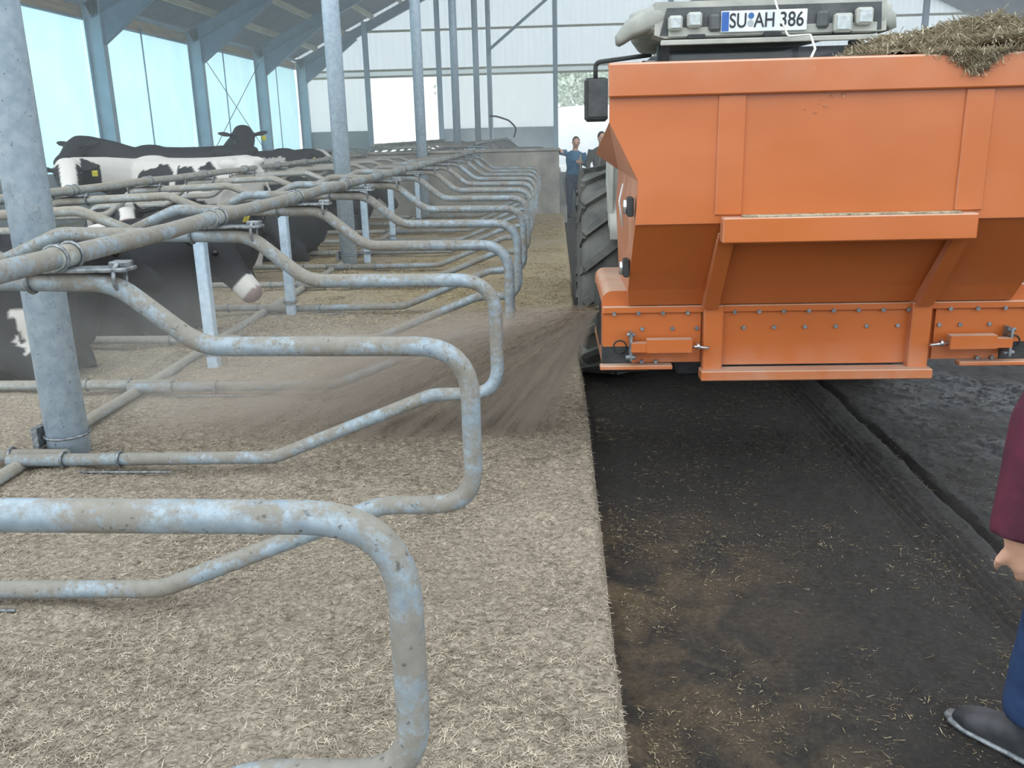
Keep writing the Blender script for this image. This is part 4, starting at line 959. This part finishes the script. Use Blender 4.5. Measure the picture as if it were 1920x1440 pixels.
# ------------------------------------------------------------------ people
def hand(mb, w, d, nrm, curl=0.5, s=1.0, thumb=1):
    """palm, four fingers, thumb; w wrist, d hand direction, nrm palm normal"""
    w = Vector(w); d = Vector(d).normalized(); nrm = Vector(nrm); nrm = (nrm - d * nrm.dot(d)).normalized(); sd = d.cross(nrm)
    mb.loft([(w - d * 0.03 * s, d, .028 * s, .022 * s, nrm), (w + d * 0.02 * s, d, .036 * s, .019 * s, nrm), (w + d * 0.085 * s, d, .042 * s, .015 * s, nrm), (w + d * 0.098 * s, d, .036 * s, .010 * s, nrm)], 12, 2.6)
    for i, L in enumerate((0.072, 0.082, 0.076, 0.060)):
        b = w + d * 0.085 * s + sd * (0.031 - 0.0205 * i) * s * thumb
        pts = [b]; dd = d.copy()
        for k, f in enumerate((0.45, 0.32, 0.23)):
            ca = curl * (0.5 + 0.35 * k); dd = (dd * math.cos(ca) + nrm * math.sin(ca)).normalized(); pts.append(pts[-1] + dd * L * f * s)
        mb.tube(pts, [0.0095 * s, 0.009 * s, 0.0082 * s, 0.006 * s], 8)
    b = w + d * 0.03 * s + sd * 0.032 * s * thumb
    t1 = (d * 0.7 + sd * thumb * 0.7 + nrm * 0.25).normalized(); t2 = (d * 0.9 + sd * thumb * 0.2 + nrm * 0.5).normalized()
    mb.tube([b, b + t1 * 0.035 * s, b + t1 * 0.035 * s + t2 * 0.032 * s, b + t1 * 0.035 * s + t2 * 0.055 * s], [0.014 * s, 0.011 * s, 0.010 * s, 0.007 * s], 8)

def make_person(label, loc, rz, J, top, legs_m, grip=0.9, voxel=0.011):
    """J: joint dictionary in local metres, facing -Y"""
    t = thing('person', label, 'person', loc, rz)
    V = {k: Vector(v) for k, v in J.items() if k != 'bulk'}
    b = MB(); pel, che, nk, hd = V['pelvis'], V['chest'], V['neck'], V['head']
    up = (che - pel).normalized(); fw = Vector((0, 1, 0))
    b.loft([(pel - up * .08, up, .13, .10, fw), (pel, up, .165, .115, fw), (pel.lerp(che, .45), up, .135, .10, fw), (che, up, .175, .12, fw), (nk - up * .05, up, .15, .09, fw), (nk, up, .065, .06, fw)], 16, 2.4)
    b.tube([nk - up * .04, nk + (hd - nk) * .45], [.062, .056], 12)
    fd = Vector(J.get('face', (0, -1, 0))).normalized(); hs = fd.cross(Vector((0, 0, 1))).normalized(); hu = hs.cross(fd)
    R = Matrix((hs, fd, hu)).transposed()
    b.ell(hd, (.075, .095, .115), R, 16); b.ell(hd + fd * .03 - hu * .055, (.055, .062, .055), R, 12)
    b.tube([hd + fd * .088 + hu * .02, hd + fd * .112 - hu * .018], [.008, .014], 8)
    for s_ in (-1, 1): b.ell(hd + hs * s_ * .077 - hu * .005, (.012, .02, .03), R, 8)
    sw = MB()
    sw.loft([(pel + up * .02, up, .178, .128, fw), (pel.lerp(che, .45), up, .158, .122, fw), (che, up, .192, .135, fw), (nk - up * .05, up, .165, .102, fw), (nk - up * .005, up, .085, .075, fw)], 16, 2.4)
    for s_ in ('l', 'r'):
        a, e, w = V['sh' + s_], V['el' + s_], V['wr' + s_]
        b.tube([a, a.lerp(e, .5), e, e.lerp(w, .5), w], [.055, .046, .038, .034, .026], 10)
        hd_ = (Vector(J.get('hd' + s_)) if J.get('hd' + s_) else (w - e)).normalized()
        hand(b, w + hd_ * .01, hd_, J.get('hn' + s_, (0, -1, 0)), grip, 1.0, 1 if s_ == 'l' else -1)
        bk = J.get('bulk', 1.0); sw.tube([a, a.lerp(e, .5), e, e.lerp(w, .5), w.lerp(e, .06 - .22 * (bk - 1.0))], [.072, .062 * bk ** .5, .054 * bk, .047 * bk, .040 * bk], 12)
        h, k, f = V['hip' + s_], V['kn' + s_], V['an' + s_]
        b.tube([h, h.lerp(k, .5), k, k.lerp(f, .35), f], [.088, .075, .052, .052, .036], 12)
        b.loft([(f + Vector((0, .05, -.045)), (0, -1, 0), .035, .035), (f + Vector((0, -.02, -.045)), (0, -1, 0), .04, .04), (f + Vector((0, -.16, -.06)), (0, -1, 0), .035, .02)], 10)
    body = evaluated(b, 'body', M['skin'], voxel, 2); body.parent = t
    o = evaluated(sw, 'pullover', M[top], 0.014, 3); o.parent = t
    tm = MB(); tm.loft([(pel - up * .14, up, .13, .115, fw), (pel, up, .176, .125, fw), (pel + up * .08, up, .165, .12, fw)], 16, 2.4)
    for s_ in ('l', 'r'):
        h, k, f = V['hip' + s_], V['kn' + s_], V['an' + s_]
        tm.tube([h, h.lerp(k, .5), k, k.lerp(f, .5), f + Vector((0, 0, .04))], [.102, .090, .070, .066 * J.get('bulk', 1.0) ** .5, .058 * J.get('bulk', 1.0) ** .9], 12)
        bm = MB(); bm.tube([f + Vector((0, 0.01, .10)), f + Vector((0, 0.01, -.03))], [.052, .05], 12)
        bm.loft([(f + Vector((0, .085, -.052)), (0, -1, 0), .03, .035), (f + Vector((0, .04, -.045)), (0, -1, 0), .048, .052), (f + Vector((0, -.06, -.048)), (0, -1, 0), .05, .05), (f + Vector((0, -.16, -.064)), (0, -1, 0), .052, .034), (f + Vector((0, -.21, -.07)), (0, -1, 0), .03, .02)], 14, 2.6)
        o = evaluated(bm, 'boot', M['boot'], 0.010, 2); o.parent = t
        sm_ = MB(); sm_.loft([(f + Vector((0, y_, -.088)), (0, -1, 0), w_, .010) for y_, w_ in ((.118, .02), (.10, .042), (.03, .052), (-.06, .053), (-.16, .056), (-.21, .042), (-.238, .018))], 12, 3)
        q = sm_.build('sole', M['bolt'], o)
    o = evaluated(tm, 'trousers', M[legs_m], 0.014, 3); o.parent = t
    hr = MB(); hr.ell(hd - fd * .018 + hu * .025, (.082, .092, .105), R, 16)
    o = evaluated(hr, 'hair', M['hair'], 0.012, 1); o.parent = t
    for s_ in (-1, 1): MB().ell(hd + hs * s_ * .031 + fd * .083 + hu * .012, (.011, .008, .008), R, 8).build('eye', M['eye'], t)
    MB().ell(hd + fd * .091 - hu * .058, (.022, .006, .006), R, 8).build('mouth', M['maroon'], t)
    return t
J1 = dict(pelvis=(0.0, 0, .92), chest=(0.02, -.02, 1.24), neck=(0.03, -.03, 1.44), head=(0.05, -.06, 1.60), face=(0.05, -1, -.15),
          shl=(-.15, -.02, 1.39), ell=(-.36, .02, 1.42), wrl=(-.30, -.18, 1.46), hdl=(0.3, -0.6, -0.1), hnl=(0, 0, -1),
          shr=(.19, -.03, 1.38), elr=(.27, -.04, 1.12), wrr=(.17, -.24, 1.20), hdr=(-0.5, -0.6, 0.1), hnr=(-1, 0.2, 0),
          hipl=(-.085, 0, .88), knl=(-.09, -.03, .50), anl=(-.10, .02, .10), hipr=(.085, 0, .88), knr=(.10, -.06, .49), anr=(.06, -.02, .10))
make_person('man in blue pullover leaning on the low wall, holding a shovel', (0.40, 18.75, 0.0), 0, J1, 'sweater', 'trousers').scale = (.96, .96, .95)
t = thing('shovel', 'long handled shovel held by the man in blue', 'shovel', (0.52, 18.40, 0.02))
MB().tube([(0, 0, 0.22), (0.01, 0, 1.28)], 0.017, 8).build('handle', M['wood_handle'], t)
m = MB(); m.loft([((0, 0, 0.26), (0, 0, -1), .03, .015, (0, 1, 0)), ((0, -.01, 0.20), (0, 0, -1), .11, .012, (0, 1, 0)), ((0, -.03, 0.0), (0, 0, -1), .11, .006, (0, 1, 0))], 12, 4); m.build('blade', M['bolt'], t)
J2 = dict(J1); J2.update(shl=(-.19, 0, 1.38), ell=(-.27, .0, 1.10), wrl=(-.25, -.10, .86), hdl=(0, -.2, -1), hnl=(1, 0, 0), shr=(.19, 0, 1.38), elr=(.27, .0, 1.10), wrr=(.25, -.10, .86), hdr=(0, -.2, -1), hnr=(-1, 0, 0), neck=(0, -.02, 1.44), chest=(0, 0, 1.24), head=(0, -.05, 1.60))
make_person('person in dark jacket mostly hidden behind the tractor wheel', (0.93, 18.3, 0.0), 0.2, J2, 'jacket', 'trousers')
# bystander cut by the right edge of the picture, walking away beside the camera
J3 = dict(pelvis=(0, 0, .93), chest=(0, -.02, 1.26), neck=(0, -.03, 1.46), head=(0, -.06, 1.63), face=(0, -1, -.1),
          shl=(-.19, 0, 1.40), ell=(-.26, .06, 1.12), wrl=(-.24, 0.0, .88), hdl=(0, -.2, -1), hnl=(1, 0, 0),
          shr=(.22, 0, 1.39), elr=(.40, -.03, 1.10), wrr=(.475, -.03, .86), hdr=(-0.45, 0.15, -.85), hnr=(-0.6, -0.6, 0.2), bulk=1.5,
          hipl=(-.09, 0, .90), knl=(-.10, .06, .48), anl=(-.11, .16, .11), hipr=(.09, 0, .90), knr=(.07, -.10, .49), anr=(.02, -.13, .10))
make_person('person in maroon pullover and blue jeans, cut off at the right edge', (1.42, 2.14, 0.0), math.radians(217), J3, 'maroon', 'denim', 0.45, 0.010)

# ------------------------------------------------------------------ flying bedding and dust
OX, OY, OZ = 0.22, 4.62, 0.86
n = 9000
v0 = 2.2 + 3.6 * np.random.rand(n); el = np.radians(-38 + 36 * np.random.rand(n) ** 0.7); az = np.radians(np.random.randn(n) * 7 + 4)
tt = np.random.rand(n) * 0.55
vx = -v0 * np.cos(el) * np.cos(az); vy = v0 * np.cos(el) * np.sin(-az) * 0.6; vz = v0 * np.sin(el) + 0.2
x = OX + vx * tt; y = OY + vy * tt + np.random.randn(n) * 0.05; z = OZ + vz * tt - 4.9 * tt * tt; vz2 = vz - 9.8 * tt
k = (z > 0.24) & (x > -2.2); x, y, z, vx, vy, vz2 = (q[k] for q in (x, y, z, vx, vy, vz2)); n = len(x)
o = straws('flying_bedding', x, y, z, 0.012 + 0.05 * np.random.rand(n) ** 2, 0.0006 + 0.0007 * np.random.rand(n), M['straw_alley'], ang=np.arctan2(vy, vx), tz=np.arctan2(vz2, np.hypot(vx, vy)))
tag(o, 'chopped bedding flying left from the orange spreader outlet', 'straw', kind='stuff')

def mat_plume():
    m = NT('dust_plume'); tc = m.n('ShaderNodeTexCoord').outputs['Object']
    s = m.n('ShaderNodeSeparateXYZ'); m.l(tc, s.inputs[0]); x, y, z = s.outputs
    dx = m.math('MULTIPLY', x, -1.0)                          # distance left of the outlet
    r = m.math('SQRT', m.math('ADD', m.math('MULTIPLY', dx, dx), m.math('MULTIPLY', z, z)))
    # angle under the horizontal of the launch direction (gravity removed)
    zz = m.math('ADD', z, m.math('MULTIPLY', m.math('MULTIPLY', dx, dx), 0.06))
    an = m.math('ARCTAN2', m.math('MULTIPLY', zz, -1.0), m.math('MAXIMUM', dx, 0.001))
    v = m.n('ShaderNodeCombineXYZ'); m.l(m.math('MULTIPLY', an, 34.0), v.inputs[0]); m.l(m.math('MULTIPLY', r, 1.3), v.inputs[1]); m.l(m.math('MULTIPLY', y, 2.5), v.inputs[2])
    st = m.ramp(m.noise(v.outputs[0], 1.0, 4, 0.65), [(0.42, 0.02), (0.60, 1.0)])
    fan = m.math('MULTIPLY', m.math('MULTIPLY', m.math('SUBTRACT', an, -0.02), 9.0, clamp=True), m.math('MULTIPLY', m.math('SUBTRACT', 1.28, an), 3.0, clamp=True))
    fal = m.math('DIVIDE', 0.55, m.math('ADD', r, 0.25))
    fin = m.math('MULTIPLY', m.math('SUBTRACT', 2.9, r), 0.5, clamp=True)
    yw = m.math('SUBTRACT', 1.0, m.math('POWER', m.math('DIVIDE', m.math('ABSOLUTE', y), m.math('ADD', 0.10, m.math('MULTIPLY', r, 0.16))), 2.0), clamp=True)
    d = m.math('MULTIPLY', m.math('MULTIPLY', m.math('MULTIPLY', st, fan), m.math('MULTIPLY', fal, fin)), m.math('MULTIPLY', yw, 26.0))
    pv = m.n('ShaderNodeVolumePrincipled'); pv.inputs['Color'].default_value = (0.64, 0.56, 0.49, 1); m.l(d, pv.inputs['Density']); pv.inputs['Anisotropy'].default_value = 0.2
    m.l(pv.outputs[0], m.out.inputs['Volume']); m.m.cycles.volume_sampling = 'MULTIPLE_IMPORTANCE'; 
    return m.m
m = MB(); m.box((-1.28, 0, -0.28), (2.6, 0.9, 0.74))
o = m.build('dust_plume', mat_plume(), None, (OX, OY, OZ)); tag(o, 'brown dust plume blown left from the spreader over the bedding', 'dust', kind='stuff')
def mat_soft():
    m = NT('soft_dust'); tc = m.n('ShaderNodeTexCoord').outputs['Object']
    s = m.n('ShaderNodeSeparateXYZ'); m.l(tc, s.inputs[0]); x, y, z = s.outputs
    q = m.math('ADD', m.math('ADD', m.math('POWER', m.math('ABSOLUTE', m.math('DIVIDE', x, 1.75)), 2.0), m.math('POWER', m.math('ABSOLUTE', m.math('DIVIDE', y, 1.0)), 2.0)), m.math('POWER', m.math('ABSOLUTE', m.math('DIVIDE', z, 0.5)), 2.0))
    e = m.math('SUBTRACT', 1.0, q, clamp=True)
    d = m.math('MULTIPLY', m.math('MULTIPLY', e, m.ramp(m.noise(tc, 1.8, 4, 0.6), [(0.35, 0.15), (0.7, 1.0)])), 0.32)
    pv = m.n('ShaderNodeVolumePrincipled'); pv.inputs['Color'].default_value = (0.86, 0.85, 0.82, 1); m.l(d, pv.inputs['Density'])
    m.l(pv.outputs[0], m.out.inputs['Volume']); return m.m
m = MB(); m.box((0, 0, 0), (3.5, 2.0, 0.98))
o = m.build('drifting_dust', mat_soft(), None, (-2.1, 4.75, 0.62)); tag(o, 'pale dust drifting among the stalls beyond the thick post', 'dust', kind='stuff')
# thin haze in the barn air
mh = NT('barn_haze'); vs_ = mh.n('ShaderNodeVolumeScatter'); vs_.inputs['Density'].default_value = 0.0145; vs_.inputs['Color'].default_value = (0.93, 0.97, 1.0, 1); vs_.inputs['Anisotropy'].default_value = 0.3
mh.l(vs_.outputs[0], mh.out.inputs['Volume'])
o = MB().box((4.0, 23.2, 3.9), (29.6, 34.4, 8.0)).build('barn_haze', mh.m); tag(o, 'thin pale haze filling the air of the barn', 'haze', kind='stuff')
